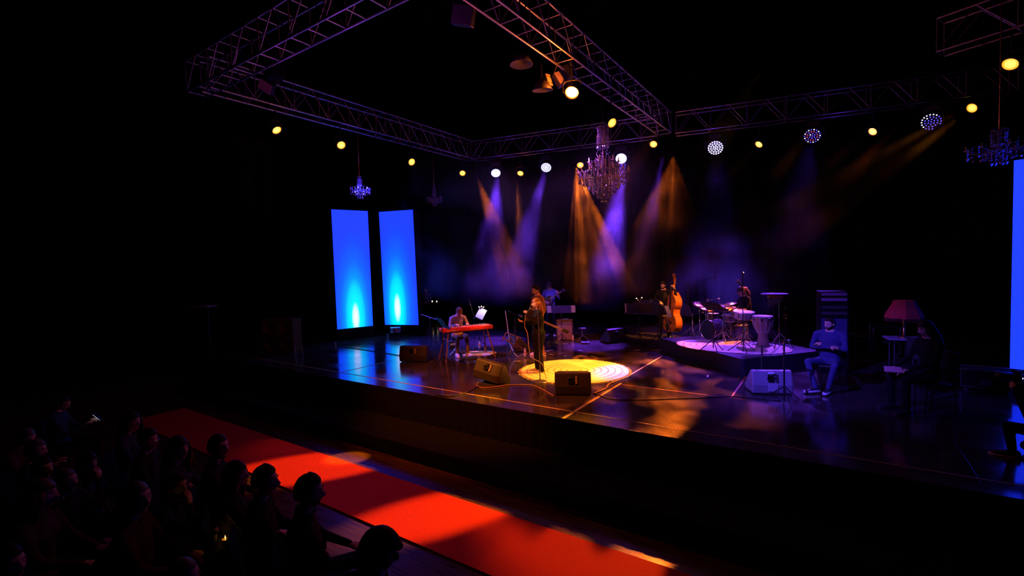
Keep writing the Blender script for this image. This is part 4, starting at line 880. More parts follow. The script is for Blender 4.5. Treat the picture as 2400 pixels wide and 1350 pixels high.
# microphone stands
def mic_geo(t, p, d, s=1.0, m=BLACK, cable_=False):
    p, d = V(p), V(d).normalized(); q = d.to_track_quat('Z', 'Y').to_matrix()
    MB().lathe([(0.010, -0.16), (0.013, -0.1), (0.017, -0.02), (0.019, 0.0)], 12, p, axis=tuple(d)).build('handle', m, t, True)
    MB().ball(p + d * 0.022, 0.026 * s, 12).build('grille', CHROME, t, True)
def boom_stand(label, loc, z, h, a, b, mic=True, base='tripod', m=BLACK, arm_m=None, tip=None, r=0.010):
    t = thing('microphone_stand', label, 'microphone stand', (loc[0], loc[1], z)); loc = V((loc[0], loc[1], z))
    if base == 'tripod':
        for k in range(3): an = 2 * PI * k / 3 + 0.9; bar('leg', (0, 0, 0.26), (0.32 * math.cos(an), 0.32 * math.sin(an), 0.01), 0.009, m, t)
    else: MB().lathe([(0.15, 0), (0.15, 0.012), (0.13, 0.022), (0.02, 0.03)], 28).build('round_base', m, t, True)
    bar('pole', (0, 0, 0.02), (0, 0, h), r, m, t); MB().lathe([(0.018, 0), (0.02, 0.04), (0.016, 0.08)], 10, (0, 0, h * 0.58)).build('clutch', m, t)
    if a is not None:
        a, b = V(a) - loc, V(b) - loc; bar('boom', a, b, 0.008, arm_m or m, t); MB().ball((0, 0, h), 0.022, 8).build('joint', CHROME, t)
        if mic: mic_geo(t, b, tip or (b - a))
    return t
bl = P(1010, 815); q = bl; boom_stand('microphone stand with pale boom left of the keyboard', bl, 0, ZAT(bl, 746), (bl.x - 0.22, bl.y - 0.15, ZAT(bl, 736)), (bl.x + 0.33, bl.y + 0.2, ZAT(bl, 754)), arm_m=WHITE)
bl = AT(1111, 11.3); boom_stand('tilted amber lit boom pole behind the keyboard', bl, 0, ZAT(bl, 745), (bl.x + 0.02, bl.y, ZAT(bl, 745)), (bl.x - 0.12, bl.y - 0.08, ZAT(bl, 700)), arm_m=BRASS, mic=False)
BOT = mat('clear_water_bottle', (0.75, 0.8, 0.8), 0.12, spec=0.8, var=0.02)
def bottle(label, loc, h=0.24, z=0.0):
    t = thing('water_bottle', label, 'bottle', (loc[0], loc[1], z), 0, 'water bottles on the stage floor')
    MB().lathe([(0.0, 0), (0.033, 0.003), (0.034, h * 0.35), (0.031, h * 0.42), (0.034, h * 0.5), (0.032, h * 0.7), (0.013, h * 0.88), (0.013, h * 0.93)], 16).build('bottle_body', BOT, t, True)
    MB().lathe([(0.015, h * 0.92), (0.015, h)], 12).build('cap', WHITE, t); MB().lathe([(0.0345, h * 0.5), (0.0345, h * 0.68)], 16).build('paper_band', mat('bottle_paper', (0.7, 0.25, 0.12), 0.6), t)
bottle('water bottle, the left of two by the right keyboard legs', P(1124, 820), 0.26); bottle('water bottle, the right of two by the right keyboard legs', P(1138, 827), 0.27)
bottle('water bottle standing by the bass guitarist\'s shoe', P(1271, 839), 0.26); bottle('water bottle beside the slim guitar amplifier', P(1343, 800), 0.2)
bottle('water bottle under the blue lit floor monitor', P(1231, 838), 0.24)
# dark road box and pedal unit at the left of the keyboard
t = thing('pedal_board', 'low pedal unit on the floor under the keyboard', 'pedal', kbw((0.05, -0.05, 0)), kr); MB().box((0, 0, 0.03), (0.34, 0.2, 0.05), rx=RAD(6)).build('housing', DGREY, t, bevel=0.006)
for i in range(3): MB().box((-0.1 + 0.1 * i, -0.02, 0.065), (0.06, 0.1, 0.012), rx=RAD(8)).build('pedal', CHROME, t)
t = thing('lilac_tray', 'flat lilac lit tray on the floor behind the player\'s shoes', 'tray', P(1118, 829), kr); MB().box((0, 0.25, 0.008), (0.3, 0.2, 0.014)).build('plate', WHITE, t, bevel=0.004)
t = thing('gear_box', 'small open gear box beside the keyboard stool', 'box', P(1062, 818), kr); MB().box((0, 0.1, 0.12), (0.26, 0.3, 0.24)).build('housing', DGREY, t, bevel=0.01); MB().box((0, -0.052, 0.15), (0.2, 0.01, 0.06)).build('front_plate', CHROME, t)

# ------------------------------------------------ singer
sl = V((-5.42, 8.98, 0)); srz = face(-0.72, -0.68); SS = 0.945
J = dict(STAND); J.update(hd=(0, -.03, 1.635), yaw=RAD(8), pitch=RAD(3), shL=(.165, 0, 1.42), shR=(-.165, 0, 1.42), elL=(.26, -.13, 1.20), wrL=(.07, -.27, 1.40), elR=(-.22, -.10, 1.16), wrR=(-.12, -.33, 1.20),
    hiL=(.09, 0, .92), hiR=(-.09, 0, .92), knL=(.13, -.03, .5), knR=(-.10, -.03, .5), anL=(.15, .02, .087), anR=(-.10, -.02, .087),
    handL=(V((-.5, -.25, .8)), V((-.3, -.2, -.3)), 0.95), handR=(V((-.1, -.8, .25)), V((.35, 0.1, 1)), 0.4), toeL=(.1, -1, 0), toeR=(-.15, -1, 0))
person('woman singing into a hand microphone, long hair, black clothes, on the round rug', sl, srz, J, mats6(BLKSHIRT, BLKTR, LIGHTSHOE, hair=HAIRB), 'body_singer', ('long', HAIRB), scale=SS, female=True, legw=1.45, bulk=1.2)
mt = W(sl, srz, SS, (0.02, -.20, 1.50)); t = thing('microphone', 'hand microphone held to the singer\'s mouth', 'microphone', mt)
dv = Matrix.Rotation(srz, 3, 'Z') @ V((-.10, .42, .45)); mic_geo(t, (0, 0, 0), dv)
er = W(sl, srz, SS, (0.08, -.02, 1.585)); t = tag(MB().lathe([(0.0, -0.045), (0.010, -0.035), (0.003, 0.0)], 8).ball((0, 0, -0.045), 0.009, 6).build('earring', CHROME), 'dangling bright earring on the singer\'s left ear', 'earring'); t.location = er
mb_ = P(1266, 895)
cab0 = mt - dv.normalized() * 0.16
cable('microphone cable hanging from the singer\'s hand to the floor', [tuple(cab0), tuple(cab0 + V((-.02, 0, -.25))), tuple(W(sl, srz, SS, (.18, -.30, .95))), tuple(W(sl, srz, SS, (.25, -.25, .45))), (mb_.x - 0.02, mb_.y + 0.12, 0.35), (mb_.x + 0.02, mb_.y + 0.25, 0.02), (mb_.x + 0.25, mb_.y + 0.3, 0.01)], 0.007, TAN)
boom_stand('straight microphone stand with round base in front of the singer', mb_, 0, ZAT(mb_, 716), None, None, base='round', m=mat('dull_steel', (0.3, 0.26, 0.22), 0.35, metal=0.8), r=0.012)

# ------------------------------------------------ bass guitarist behind the singer
bl = P(1264, 833); brz = face(-0.35, -0.9); BS = 1.06
J = dict(STAND); J.update(hd=(-.01, -.04, 1.64), yaw=RAD(-12), pitch=RAD(14), shL=(.19, -.01, 1.43), elL=(.27, .0, 1.16), wrL=(.27, -.16, .95), elR=(-.27, -.02, 1.16), wrR=(-.05, -.22, 1.0),
    handL=(V((.25, -.7, -.5)), V((-.3, .1, -1)), 0.6), handR=(V((.8, -.3, -.4)), V((0, .6, -1)), 0.6), knL=(.13, -.05, .5), anL=(.16, .0, .087), anR=(-.12, .03, .087))
person('tall man in dark open shirt holding a bass guitar behind the singer', bl, brz, J, mats6(BROWNSH, BEIGE, LIGHTSHOE), 'body_bass_guitar', ('short', HAIRD), scale=BS, sleeve=0.1)
def smooth_poly(pts, n=2):
    for _ in range(n):
        q = []
        for i in range(len(pts)):
            a, b = V((*pts[i], 0)), V((*pts[(i + 1) % len(pts)], 0)); q += [tuple((a * .75 + b * .25)[:2]), tuple((a * .25 + b * .75)[:2])]
        pts = q
    return pts
def guitar(label, name, loc, rot, body, hollow, neckL, body_m, neck_m, size=1.0, four=False):
    """local x runs from the tail to the head, face looks to -Y"""
    t = thing(name, label, 'guitar', loc, rot); s = size
    up = [(-0.24, 0), (-0.235, 0.06), (-0.2, 0.14), (-0.13, 0.18), (-0.05, 0.165), (0.0, 0.125), (0.06, 0.115), (0.12, 0.135), (0.175, 0.12), (0.205, 0.07), (0.2, 0.03)]
    lo = [(0.14, -0.02), (0.17, -0.06), (0.13, -0.105), (0.06, -0.11), (0.0, -0.125), (-0.05, -0.165), (-0.13, -0.18), (-0.2, -0.14), (-0.235, -0.06)]
    poly = smooth_poly([(x * s, z * s) for x, z in up + lo]); th = 0.045 if not hollow else 0.075
    MB().prism(poly, -th / 2, th / 2, 'xz').build('body', body_m, t, bevel=0.008)
    MB().prism([(x * 0.97, z * 0.97) for x, z in poly], -th / 2 - 0.002, -th / 2 + 0.002, 'xz').build('top_plate', mat('sunburst_top', (0.05, 0.03, 0.02), 0.2, coat=0.6), t)
    bi = MB().tube([(x, -th / 2, z) for x, z in poly + poly[:1]], 0.004, 4); bi.build('binding', PAPER, t)
    MB().box((0.16 * s + neckL / 2, -th / 2 - 0.004, 0), (neckL, 0.022, 0.045)).build('neck', neck_m, t, bevel=0.004)
    MB().box((0.14 * s + neckL / 2 , -th / 2 - 0.018, 0), (neckL * 0.98, 0.006, 0.048)).build('fretboard', mat('pale_fretboard', (0.42, 0.26, 0.2), 0.4), t)
    fm = MB().box((0, 0, 0), (0.004, 0.004, 0.046)).mesh('fret', CHROME)
    for i in range(14): o = bpy.data.objects.new('fret', fm); COL.objects.link(o); o.parent = t; o.location = (0.14 * s + neckL * (1 - 0.944 ** i * 1.0) * 1.55 * 0.62 + 0.02, -th / 2 - 0.022, 0)
    hx = 0.16 * s + neckL
    MB().prism([(hx - 0.01, -0.022), (hx + 0.02, -0.04), (hx + 0.16, -0.045), (hx + 0.18, 0), (hx + 0.16, 0.045), (hx + 0.02, 0.04), (hx - 0.01, 0.022)], -th / 2 - 0.012, -th / 2 + 0.008, 'xz').build('headstock', BLACK, t, bevel=0.003)
    for i in range(2 if four else 3):
        for z in (-0.06, 0.06): MB().ball((hx + 0.045 + i * 0.045, -th / 2, z), (0.012, 0.008, 0.010), 8).build('tuning_peg', CHROME, t)
    MB().box((-0.09 * s, -th / 2 - 0.01, 0), (0.02, 0.02, 0.08)).build('bridge', CHROME, t)
    for x in (-0.02, 0.07): MB().box((x * s, -th / 2 - 0.007, 0), (0.035, 0.012, 0.075)).build('pickup', CHROME if hollow else BLACK, t, bevel=0.003)
    for i in range(4): MB().lathe([(0.010, 0), (0.009, 0.012)], 8, (-0.14 * s - 0.03 * (i % 2), -th / 2, (-0.10 - 0.04 * (i // 2)) * s), axis=(0, -1, 0)).build('knob', GOLDM, t)
    for i in range(4 if four else 6):
        z = (i - (1.5 if four else 2.5)) * 0.008; bar('string', (-0.1 * s, -th / 2 - 0.024, z), (hx + 0.02, -th / 2 - 0.024, z), 0.0009, CHROME, t, 4)
    return t
bp = W(bl, brz, BS, (.10, -.19, 0.98)); hp = PY(1303, 766, bp.y + 0.25)
dvec = (hp - bp); az = math.atan2(dvec.y, dvec.x); 
guitar('electric bass guitar pointing its head down right behind the singer', 'bass_guitar', bp, (0, math.atan2(-dvec.z, math.hypot(dvec.x, dvec.y)), az), None, False, 0.62, mat('dark_bass_body', (0.03, 0.015, 0.01), 0.25), mat('maple_neck', (0.6, 0.35, 0.15), 0.4), 1.0, True)

# ------------------------------------------------ guitarist
gl = AT(1291, 14.0); grz = face(0.25, -0.97); GS = 1.04
J = dict(STAND); J.update(hd=(-.02, -.05, 1.63), yaw=RAD(8), pitch=RAD(16), elR=(-.30, -.0, 1.17), wrR=(-.08, -.26, 1.12), elL=(.33, -.06, 1.20), wrL=(.34, -.28, 1.36),
    handR=(V((.8, -.2, -.5)), V((0, .5, -1)), 0.6), handL=(V((-.1, -.5, .8)), V((-.6, .5, -.2)), 0.8, 1))
person('guitarist in blue shirt and cap playing a hollow body guitar', gl, grz, J, mats6(BLUESH, BLKTR), 'body_guitarist', ('short', HAIRD), scale=GS, sleeve=0.45, cap=mat('dark_cap', (0.03, 0.035, 0.09), 0.7))
gp = W(gl, grz, GS, (-.06, -.22, 1.13)); hp = W(gl, grz, GS, (.62, -.22, 1.54))
d = hp - gp; guitar('black hollow body guitar with pale neck held by the guitarist', 'hollow_body_guitar', gp, (0, math.atan2(-d.z, math.hypot(d.x, d.y)), math.atan2(d.y, d.x)), None, True, 0.42, mat('black_gloss_guitar', (0.02, 0.012, 0.01), 0.12, coat=0.5), mat('maple_neck', (0.6, 0.35, 0.15), 0.4), 1.05)
# amplifiers
def amp(label, loc, rz, w, h, d, slats=True):
    t = thing('guitar_amplifier', label, 'amplifier', loc, rz)
    MB().box((0, d / 2, h / 2), (w, d, h)).build('cabinet', mat('brown_vinyl', (0.09, 0.05, 0.03), 0.5), t, bevel=0.012)
    MB().box((0, -0.004, h - 0.07), (w - 0.05, 0.02, 0.10)).build('control_panel', mat('panel_bronze', (0.35, 0.2, 0.08), 0.35, metal=0.5), t)
    for i in range(9): MB().lathe([(0.012, 0), (0.010, 0.016)], 8, (-w / 2 + 0.06 + i * (w - 0.12) / 8, -0.014, h - 0.07), axis=(0, -1, 0)).build('knob', WHITE, t)
    if slats:
        n = 11
        for i in range(n): MB().box((-w / 2 + 0.04 + (i + .5) * (w - 0.08) / n, -0.003, (h - 0.13) / 2), ((w - 0.08) / n - 0.012, 0.014, h - 0.18)).build('grille_strip', mat('tan_grille_cloth', (0.30, 0.19, 0.10), 0.8), t)
    MB().tube([(-0.1, d / 2, h), (-0.08, d / 2, h + 0.035), (0.08, d / 2, h + 0.035), (0.1, d / 2, h)], 0.009, 6).build('handle', BLACK, t)
    return t
al = P(1324, 797); amp('guitar amplifier with vertical strip grille behind the guitarist\'s stand', al, RAD(22), 0.52, ZAT(al, 750), 0.28)
tag(MB().box((0, 0, 0.02), (0.14, 0.08, 0.04)).build('effects_unit', CHROME, bevel=0.004), 'small pale unit lying on the guitar amplifier', 'effects unit').location = (al.x + 0.0, al.y + 0.15, ZAT(al, 750))
stool('low black stool right of the guitar amplifier', P(1365, 800), 0, 0.42, 0.13)
def pedal(label, p, w=0.12, m=DGREY, rz=0.4):
    t = thing('effect_pedal', label, 'pedal', p, rz, 'effect pedals on the floor'); MB().box((0, 0, 0.03), (w, 0.15, 0.055), rx=RAD(5)).build('housing', m, t, bevel=0.006); MB().lathe([(0.014, 0.055), (0.012, 0.075)], 8, (0, -0.03, 0)).build('switch', CHROME, t); MB().lathe([(0.009, 0.058), (0.009, 0.07)], 8, (w * 0.25, 0.04, 0)).build('knob', WHITE, t)
pedal('small pedal left of the guitarist\'s music stand foot', P(1286, 806)); pedal('pale pedal between the legs of the guitarist\'s stand', P(1307, 800), 0.16, CHROME); pedal('flat pedal lit amber beside the low stool', P(1355, 797), 0.2, BRASS); pedal('blue lit flat pedal in front of the low stool', P(1372, 806), 0.24, DGREY)
# folded frame leaning before the blue monitor
fl = P(1206, 834); t = thing('folding_frame', 'folded wooden frame with a white cable over it by the blue monitor', 'stand', fl, RAD(35))
bar('leg', (-0.16, 0, 0.02), (0.12, 0.1, 0.5), 0.012, WOODL, t); bar('leg', (0.36, 0, 0.02), (-0.12, 0.1, 0.5), 0.012, WOODL, t); bar('rail', (-0.2, 0.12, 0.62), (0.2, 0.12, 0.45), 0.014, WOODL, t); bar('rail', (-0.2, 0.12, 0.62), (-0.32, 0.1, 0.4), 0.014, WOODL, t); bar('rail', (-0.3, -0.05, 0.52), (0.08, -0.02, 0.22), 0.016, WOODL, t)
z1 = ZAT(fl, 729)
WC = mat('white_cable', (0.7, 0.7, 0.75), 0.5)
cable('white cable hanging from the dark music stand to the floor', [tuple(AT(1185, fl.y, z1)), tuple(AT(1188, fl.y, ZAT(fl, 755))), tuple(AT(1191, fl.y, ZAT(fl, 785))), tuple(AT(1193, fl.y, ZAT(fl, 805))), tuple(AT(1203, fl.y - 0.1, 0.1)), (1216, 836), (1228, 830)], 0.010, WC)

# ------------------------------------------------ double bass
VARN = texmat('bass_varnish', 'noise', 4, [(0.3, (0.24, 0.06, 0.015)), (0.7, (0.42, 0.13, 0.035))], rough=0.22, spec=0.6, coat=0.5, vscale=(1, 1, 6), detail=5)
db = AT(1566, 14.70, 0, 785); drz = RAD(-42); tilt = RAD(3)
t = thing('double_bass', 'upright wooden double bass with gold lit ribs', 'double bass', db, (RAD(-5), RAD(1), drz)); t.scale = (1.07,) * 3
half = [(0.0, 0.20), (0.15, 0.21), (0.26, 0.27), (0.325, 0.38), (0.33, 0.50), (0.285, 0.61), (0.235, 0.665), (0.19, 0.70), (0.165, 0.78), (0.175, 0.87), (0.22, 0.93), (0.245, 1.0), (0.24, 1.09), (0.19, 1.19), (0.11, 1.26), (0.045, 1.31), (0.04, 1.34)]
poly = smooth_poly(half + [(-x, z) for x, z in half[::-1][:-1]], 1)
MB().prism(poly, 0.0, 0.20, 'xz').build('ribs', VARN, t, bevel=0.01)
for y, nm in ((-0.004, 'front_plate'), (0.204, 'back_plate')): MB().prism([(x * 1.035, 0.75 + (z - 0.75) * 1.02) for x, z in poly], y - 0.006, y + 0.006, 'xz').build(nm, VARN, t, bevel=0.004)
MB().box((0, 0.06, 1.44), (0.045, 0.05, 0.32)).build('neck', VARN, t, bevel=0.01)
MB().box((0, -0.035, 1.20), (0.06, 0.016, 0.86), rx=RAD(3)).build('fingerboard', BLACK, t)
MB().prism([(0.05, 1.58), (0.09, 1.60), (0.09, 1.78), (0.06, 1.80), (0.03, 1.78)], -0.03, 0.03, 'yz').build('pegbox', VARN, t, bevel=0.008)
MB().tube([(0, 0.05, 1.78), (0, 0.01, 1.83), (0, 0.02, 1.875), (0, 0.065, 1.87), (0, 0.07, 1.83), (0, 0.045, 1.825)], 0.026, 8).build('scroll', VARN, t, True)
for i, z in enumerate((1.62, 1.66, 1.70, 1.74)): bar('tuning_peg', (-0.07 if i % 2 else 0.0, 0.06, z), (0.0 if i % 2 else 0.07, 0.06, z), 0.006, CHROME, t); MB().ball((-0.085 if i % 2 else 0.085, 0.06, z), (0.018, 0.006, 0.02), 8).build('peg_key', CHROME, t)
MB().prism([(-0.06, 0.70), (-0.075, 0.72), (-0.03, 0.83), (0.03, 0.83), (0.075, 0.72), (0.06, 0.70)], -0.03, -0.015, 'xz').build('bridge', mat('pale_maple', (0.6, 0.42, 0.22), 0.5), t)
MB().prism([(-0.02, 0.24), (-0.045, 0.55), (0.045, 0.55), (0.02, 0.24)], -0.05, -0.03, 'xz').build('tailpiece', BLACK, t)
for x in (-1, 1): MB().tube([(x * 0.10, -0.012, 0.86), (x * 0.12, -0.012, 0.84), (x * 0.10, -0.012, 0.77), (x * 0.13, -0.012, 0.70), (x * 0.11, -0.012, 0.67)], 0.006, 5).build('sound_hole', MATTE, t)
for i in range(4): bar('string', ((i - 1.5) * 0.02, -0.055, 0.55), ((i - 1.5) * 0.009, -0.04, 1.62), 0.0015, CHROME, t, 4)
bar('end_pin', (0, 0.1, 0.0), (0, 0.1, 0.2), 0.008, CHROME, t)
pl_ = AT(1558, 14.95, 0, 785); prz = RAD(-4); PS = 1.0
hz_ = ZAT(pl_, 668)
J = dict(STAND); J.update(hd=(0, -.05, 1.64), pitch=RAD(22), yaw=RAD(-14), elR=(-.28, -.05, 1.20), wrR=(-.04, -.24, 1.12), elL=(.42, -.12, 1.30), wrL=(.40, -.24, 1.55),
    handR=(V((.6, -.3, -.6)), V((.2, .6, -.6)), 0.5), handL=(V((-.35, -.2, .7)), V((-.4, -.8, 0)), 0.8, 1))
person('bearded bassist in black clasping the neck of the double bass', pl_, prz, J, mats6(BLKSHIRT, BLKTR), 'body_bassist', ('short', HAIRD), scale=hz_ / 1.64, beard=True)
t = thing('instrument_stand', 'black metal instrument stand in front of the double bass', 'stand', AT(1560, 14.3, 0, 785), RAD(10))
bar('leg', (0, 0, 0.9), (-0.16, 0, 0), 0.014, BLACK, t); bar('leg', (0, 0, 0.9), (0.2, -0.02, 0), 0.014, CHROME, t); bar('leg', (0, 0, 0.9), (0.02, 0.3, 0), 0.014, BLACK, t); MB().box((0.03, -0.01, 0.75), (0.22, 0.05, 0.04)).build('cradle', BRASS, t); MB().tube([(-0.1, 0, 0.55), (0, -0.06, 0.48), (0.12, 0, 0.55)], 0.01, 6).build('arm', BLACK, t)
# arched grey flat at the back
fa, fb2 = AT(1462, 18.8, 0, 750), AT(1622, 18.8, 0, 750); wl = (fb2 - fa).length
t = thing('grey_flat', 'low arched grey cloth flat behind the double bass', 'backdrop', fa)
zt = ZAT(fa, 700); pts = [(0, 0.25), (0.1, 0.5 * zt)] + [(wl * q, zt * (0.55 + 0.45 * math.sin(PI * min(1, q * 0.95)) ** 0.6)) for q in (0.1, 0.25, 0.4, 0.55, 0.7, 0.82, 0.9)] + [(wl * 0.97, 0.7 * zt), (wl, 0.25)]
MB().prism(pts, 0, 0.08, 'xz').build('cloth_face', mat('grey_cloth', (0.30, 0.28, 0.25), 0.9), t); MB().box((wl / 2, 0.04, 0.125), (wl, 0.1, 0.25)).build('base', MATTE, t)
# ------------------------------------------------ drum riser
RZ_ = 0.35
rv = [P(1548, 793, RZ_), P(1740, 842, RZ_), P(1925, 822, RZ_)]
back_ = rv[0] + (rv[2] - rv[1]) ; rv.append(V((rv[2].x + (rv[0].x - rv[1].x) * 1.0 + 0.2, rv[2].y + (rv[0].y - rv[1].y), RZ_)))
t = thing('drum_riser', 'black skirted drum riser with the kit on it', 'riser', (0, 0, 0))
MB().loft([[(p.x, p.y, RZ_ - 0.03) for p in rv], [(p.x, p.y, RZ_) for p in rv]]).build('deck', mat('riser_ply', (0.012, 0.011, 0.013), 0.6, spec=0.2), t, bevel=0.01)
cx_, cy_ = sum(p.x for p in rv) / 4, sum(p.y for p in rv) / 4
sk = MB(); ring_t, ring_b = [], []
for i in range(4):
    a, b = rv[i], rv[(i + 1) % 4]; n = int((b - a).length / 0.09); nn = V((b.y - a.y, a.x - b.x, 0)).normalized()
    if nn.dot(V((a.x - cx_, a.y - cy_, 0))) < 0: nn = -nn
    for k in range(n):
        p = a.lerp(b, k / n); q = 0.012 + 0.02 * math.sin(k * 1.3 + i) ** 2
        ring_t.append((p.x + nn.x * 0.006, p.y + nn.y * 0.006, RZ_ - 0.005)); ring_b.append((p.x + nn.x * q * 1.6, p.y + nn.y * q * 1.6, 0.002))
m_ = [((a[0] * .6 + b[0] * .4), (a[1] * .6 + b[1] * .4), 0.2) for a, b in zip(ring_t, ring_b)]
sk.loft([ring_t, m_, ring_b], cap=False); sk.build('skirt', mat('navy_black_skirt', (0.012, 0.012, 0.02), 0.75), t, True)
rc = (P(1590, 802, .35) + P(1856, 824, .35)) / 2; ra = P(1856, 824, .35) - P(1590, 802, .35)
rt = rug('oval pale rug covering the drum riser under the stands', (rc.x, rc.y), ra.length / 2, 0.86, RZ_ + 0.002, math.atan2(ra.y, ra.x), False)

DRUMW = mat('drum_shell', (0.10, 0.07, 0.12), 0.3, coat=0.5); SKINH = mat('drum_head', (0.75, 0.72, 0.7), 0.5)
def drum(label, c, r, h, axis=(0, 0, 1), lugs=8, cat='drum', stand_to=None, group=None, shell=DRUMW, name='drum', ft=False, head=None):
    t = thing(name, label, cat, c, 0, group); q = V(axis).to_track_quat('Z', 'Y'); R = q.to_matrix()
    MB().lathe([(r * 0.98, 0), (r, 0.01), (r, h - 0.01), (r * 0.98, h)], 28, axis=axis).build('shell', shell, t, True)
    for z in (0.0, h): MB().lathe([(r * 1.03, z - 0.012), (r * 1.05, z), (r * 1.03, z + 0.012), (r * 1.0, z + 0.012), (r * 1.0, z - 0.012)], 28, axis=axis).build('hoop', CHROME, t, True)
    MB().lathe([(0, h + 0.004), (r * 0.99, h + 0.004), (r * 0.99, h)], 28, axis=axis).build('head', head or SKINH, t)
    for i in range(lugs):
        a = 2 * PI * i / lugs; x, y = r * 1.03 * math.cos(a), r * 1.03 * math.sin(a); bar('tension_rod', R @ V((x, y, h * 0.1)), R @ V((x, y, h)), 0.005, CHROME, t, 6)
        MB().box(tuple(R @ V((x, y, h * 0.5))), (0.018, 0.018, min(0.05, h * 0.4))).build('lug', CHROME, t)
    if stand_to is not None:
        z = c[2] - stand_to
        if ft:
            for i in range(3): a = 2 * PI * i / 3; bar('leg', (r * 1.06 * math.cos(a), r * 1.06 * math.sin(a), h * 0.7), (r * 1.12 * math.cos(a), r * 1.12 * math.sin(a), -z), 0.008, CHROME, t)
        else:
            bar('stand_pole', (0, 0, -0.02), (0, 0, -z + 0.12), 0.012, CHROME, t)
            for i in range(3): a = 2 * PI * i / 3 + 0.4; bar('stand_leg', (0, 0, -z + 0.28), (0.24 * math.cos(a), 0.24 * math.sin(a), -z), 0.008, CHROME, t); bar('basket_arm', (0, 0, -0.05), (r * 0.9 * math.cos(a), r * 0.9 * math.sin(a), -0.01), 0.008, CHROME, t)
    return t
def cymbal(label, base, z_top, r, tilt=(0, 0), hat=False, group='cymbals of the drum kit'):
    t = thing('cymbal_stand', label, 'cymbal', (base[0], base[1], RZ_ + 0.02), 0, group); h = z_top - RZ_ - 0.02
    bar('pole', (0, 0, 0.05), (0, 0, h + 0.05), 0.011, CHROME, t)
    for i in range(3):
        a = 2 * PI * i / 3 + base[0]; bar('leg', (0, 0, 0.34), (0.27 * math.cos(a), 0.27 * math.sin(a), 0.01), 0.009, CHROME, t); bar('strut', (0, 0, 0.14), (0.15 * math.cos(a), 0.15 * math.sin(a), 0.16), 0.006, CHROME, t)
        MB().ball((0.27 * math.cos(a), 0.27 * math.sin(a), 0.012), (0.02, 0.02, 0.012), 8).build('rubber_foot', MATTE, t)
    for z in (h * 0.45, h * 0.75): MB().lathe([(0.018, 0), (0.02, 0.05)], 10, (0, 0, z)).build('clamp', CHROME, t); MB().ball((0.03, 0, z + 0.02), 0.014, 6).build('wing_bolt', CHROME, t)
    pr = [(0.0, 0.03), (0.03, 0.028), (0.05, 0.012), (r * 0.6, 0.004), (r, -0.010), (r * 0.6, -0.001), (0.05, 0.006)]
    for k in range(2 if hat else 1):
        o = MB().lathe([(x, z if k == 0 else -z) for x, z in pr], 30).build('cymbal_disc', BRASS, t, True); o.location = (0, 0, h - 0.03 * k); o.rotation_euler = (RAD(tilt[0]), RAD(tilt[1]), 0)
    MB().lathe([(0.014, 0.02), (0.012, 0.05), (0.0, 0.055)], 8, (0, 0, h)).build('wing_nut', CHROME, t)
def cym(label, px, py, y, r, tilt, hat=False):
    p = AT(px, y, 0, py + 60); cymbal(label, p, ZAT(p, py), r, tilt, hat)
cym('crash cymbal farthest left on the drum kit, tilted down', 1640, 713, 13.2, 0.20, (14, 12))
cym('hi-hat pair edge on at the left end of the drum kit', 1655, 724, 12.9, 0.19, (6, 18), True)
cym('cymbal above the snare left of the drummer\'s face', 1716, 711, 13.35, 0.19, (8, -4))
cym('ride cymbal lit gold in front of the drummer', 1728, 725, 12.9, 0.22, (10, -2))
cym('low cymbal just right of the black music stand', 1700, 722, 12.8, 0.19, (20, 10))
pk = AT(1703, 12.75, 0, 770)
def dk(label, px, py, y, r, h, ax=(0, 0, 1), st=RZ_ + 0.02, **k):
    p = AT(px, y, 0, py); z = ZAT(p, py); return drum(label, (p.x, p.y, z - (h if ax[2] > 0.9 else 0)), r, h, ax, stand_to=st, group='drums of the kit', **k)
dk('snare drum under the gold lit cymbals', 1712, 739, 12.75, 0.175, 0.14)
dk('small tom drum lit gold right of the snare', 1722, 750, 13.1, 0.15, 0.17)
dk('tom drum hidden behind the black music stand', 1672, 735, 13.3, 0.15, 0.2)
dk('floor tom standing low before the drummer', 1733, 762, 13.0, 0.19, 0.33, ft=True)
bd = AT(1684, 12.95, 0, 770); d_ = V((-0.55, -0.83, 0)).normalized(); t = drum('bass drum lying on its side in the middle of the kit', (bd.x, bd.y, RZ_ + 0.27), 0.25, 0.36, tuple(d_), lugs=8, head=BLACK)
for s_ in (-1, 1): bar('spur', (0.22 * -d_.y * s_, 0.22 * d_.x * s_, 0), (0.34 * -d_.y * s_, 0.34 * d_.x * s_, -0.25), 0.008, CHROME, t)
MB().box((0, 0, -0.26), (0.2, 0.2, 0.02)).build('base_block', MATTE, t)
t = thing('kick_pedal', 'chrome kick pedal at the foot of the kit', 'pedal', AT(1706, 12.6, RZ_ + 0.02, 800), RAD(-40)); MB().box((0, 0, 0.02), (0.09, 0.28, 0.015), rx=RAD(8)).build('foot_board', CHROME, t); MB().box((0, 0, 0.005), (0.1, 0.3, 0.01)).build('base_plate', BLACK, t); bar('beater', (0, 0.12, 0.02), (0, 0.16, 0.22), 0.006, CHROME, t)
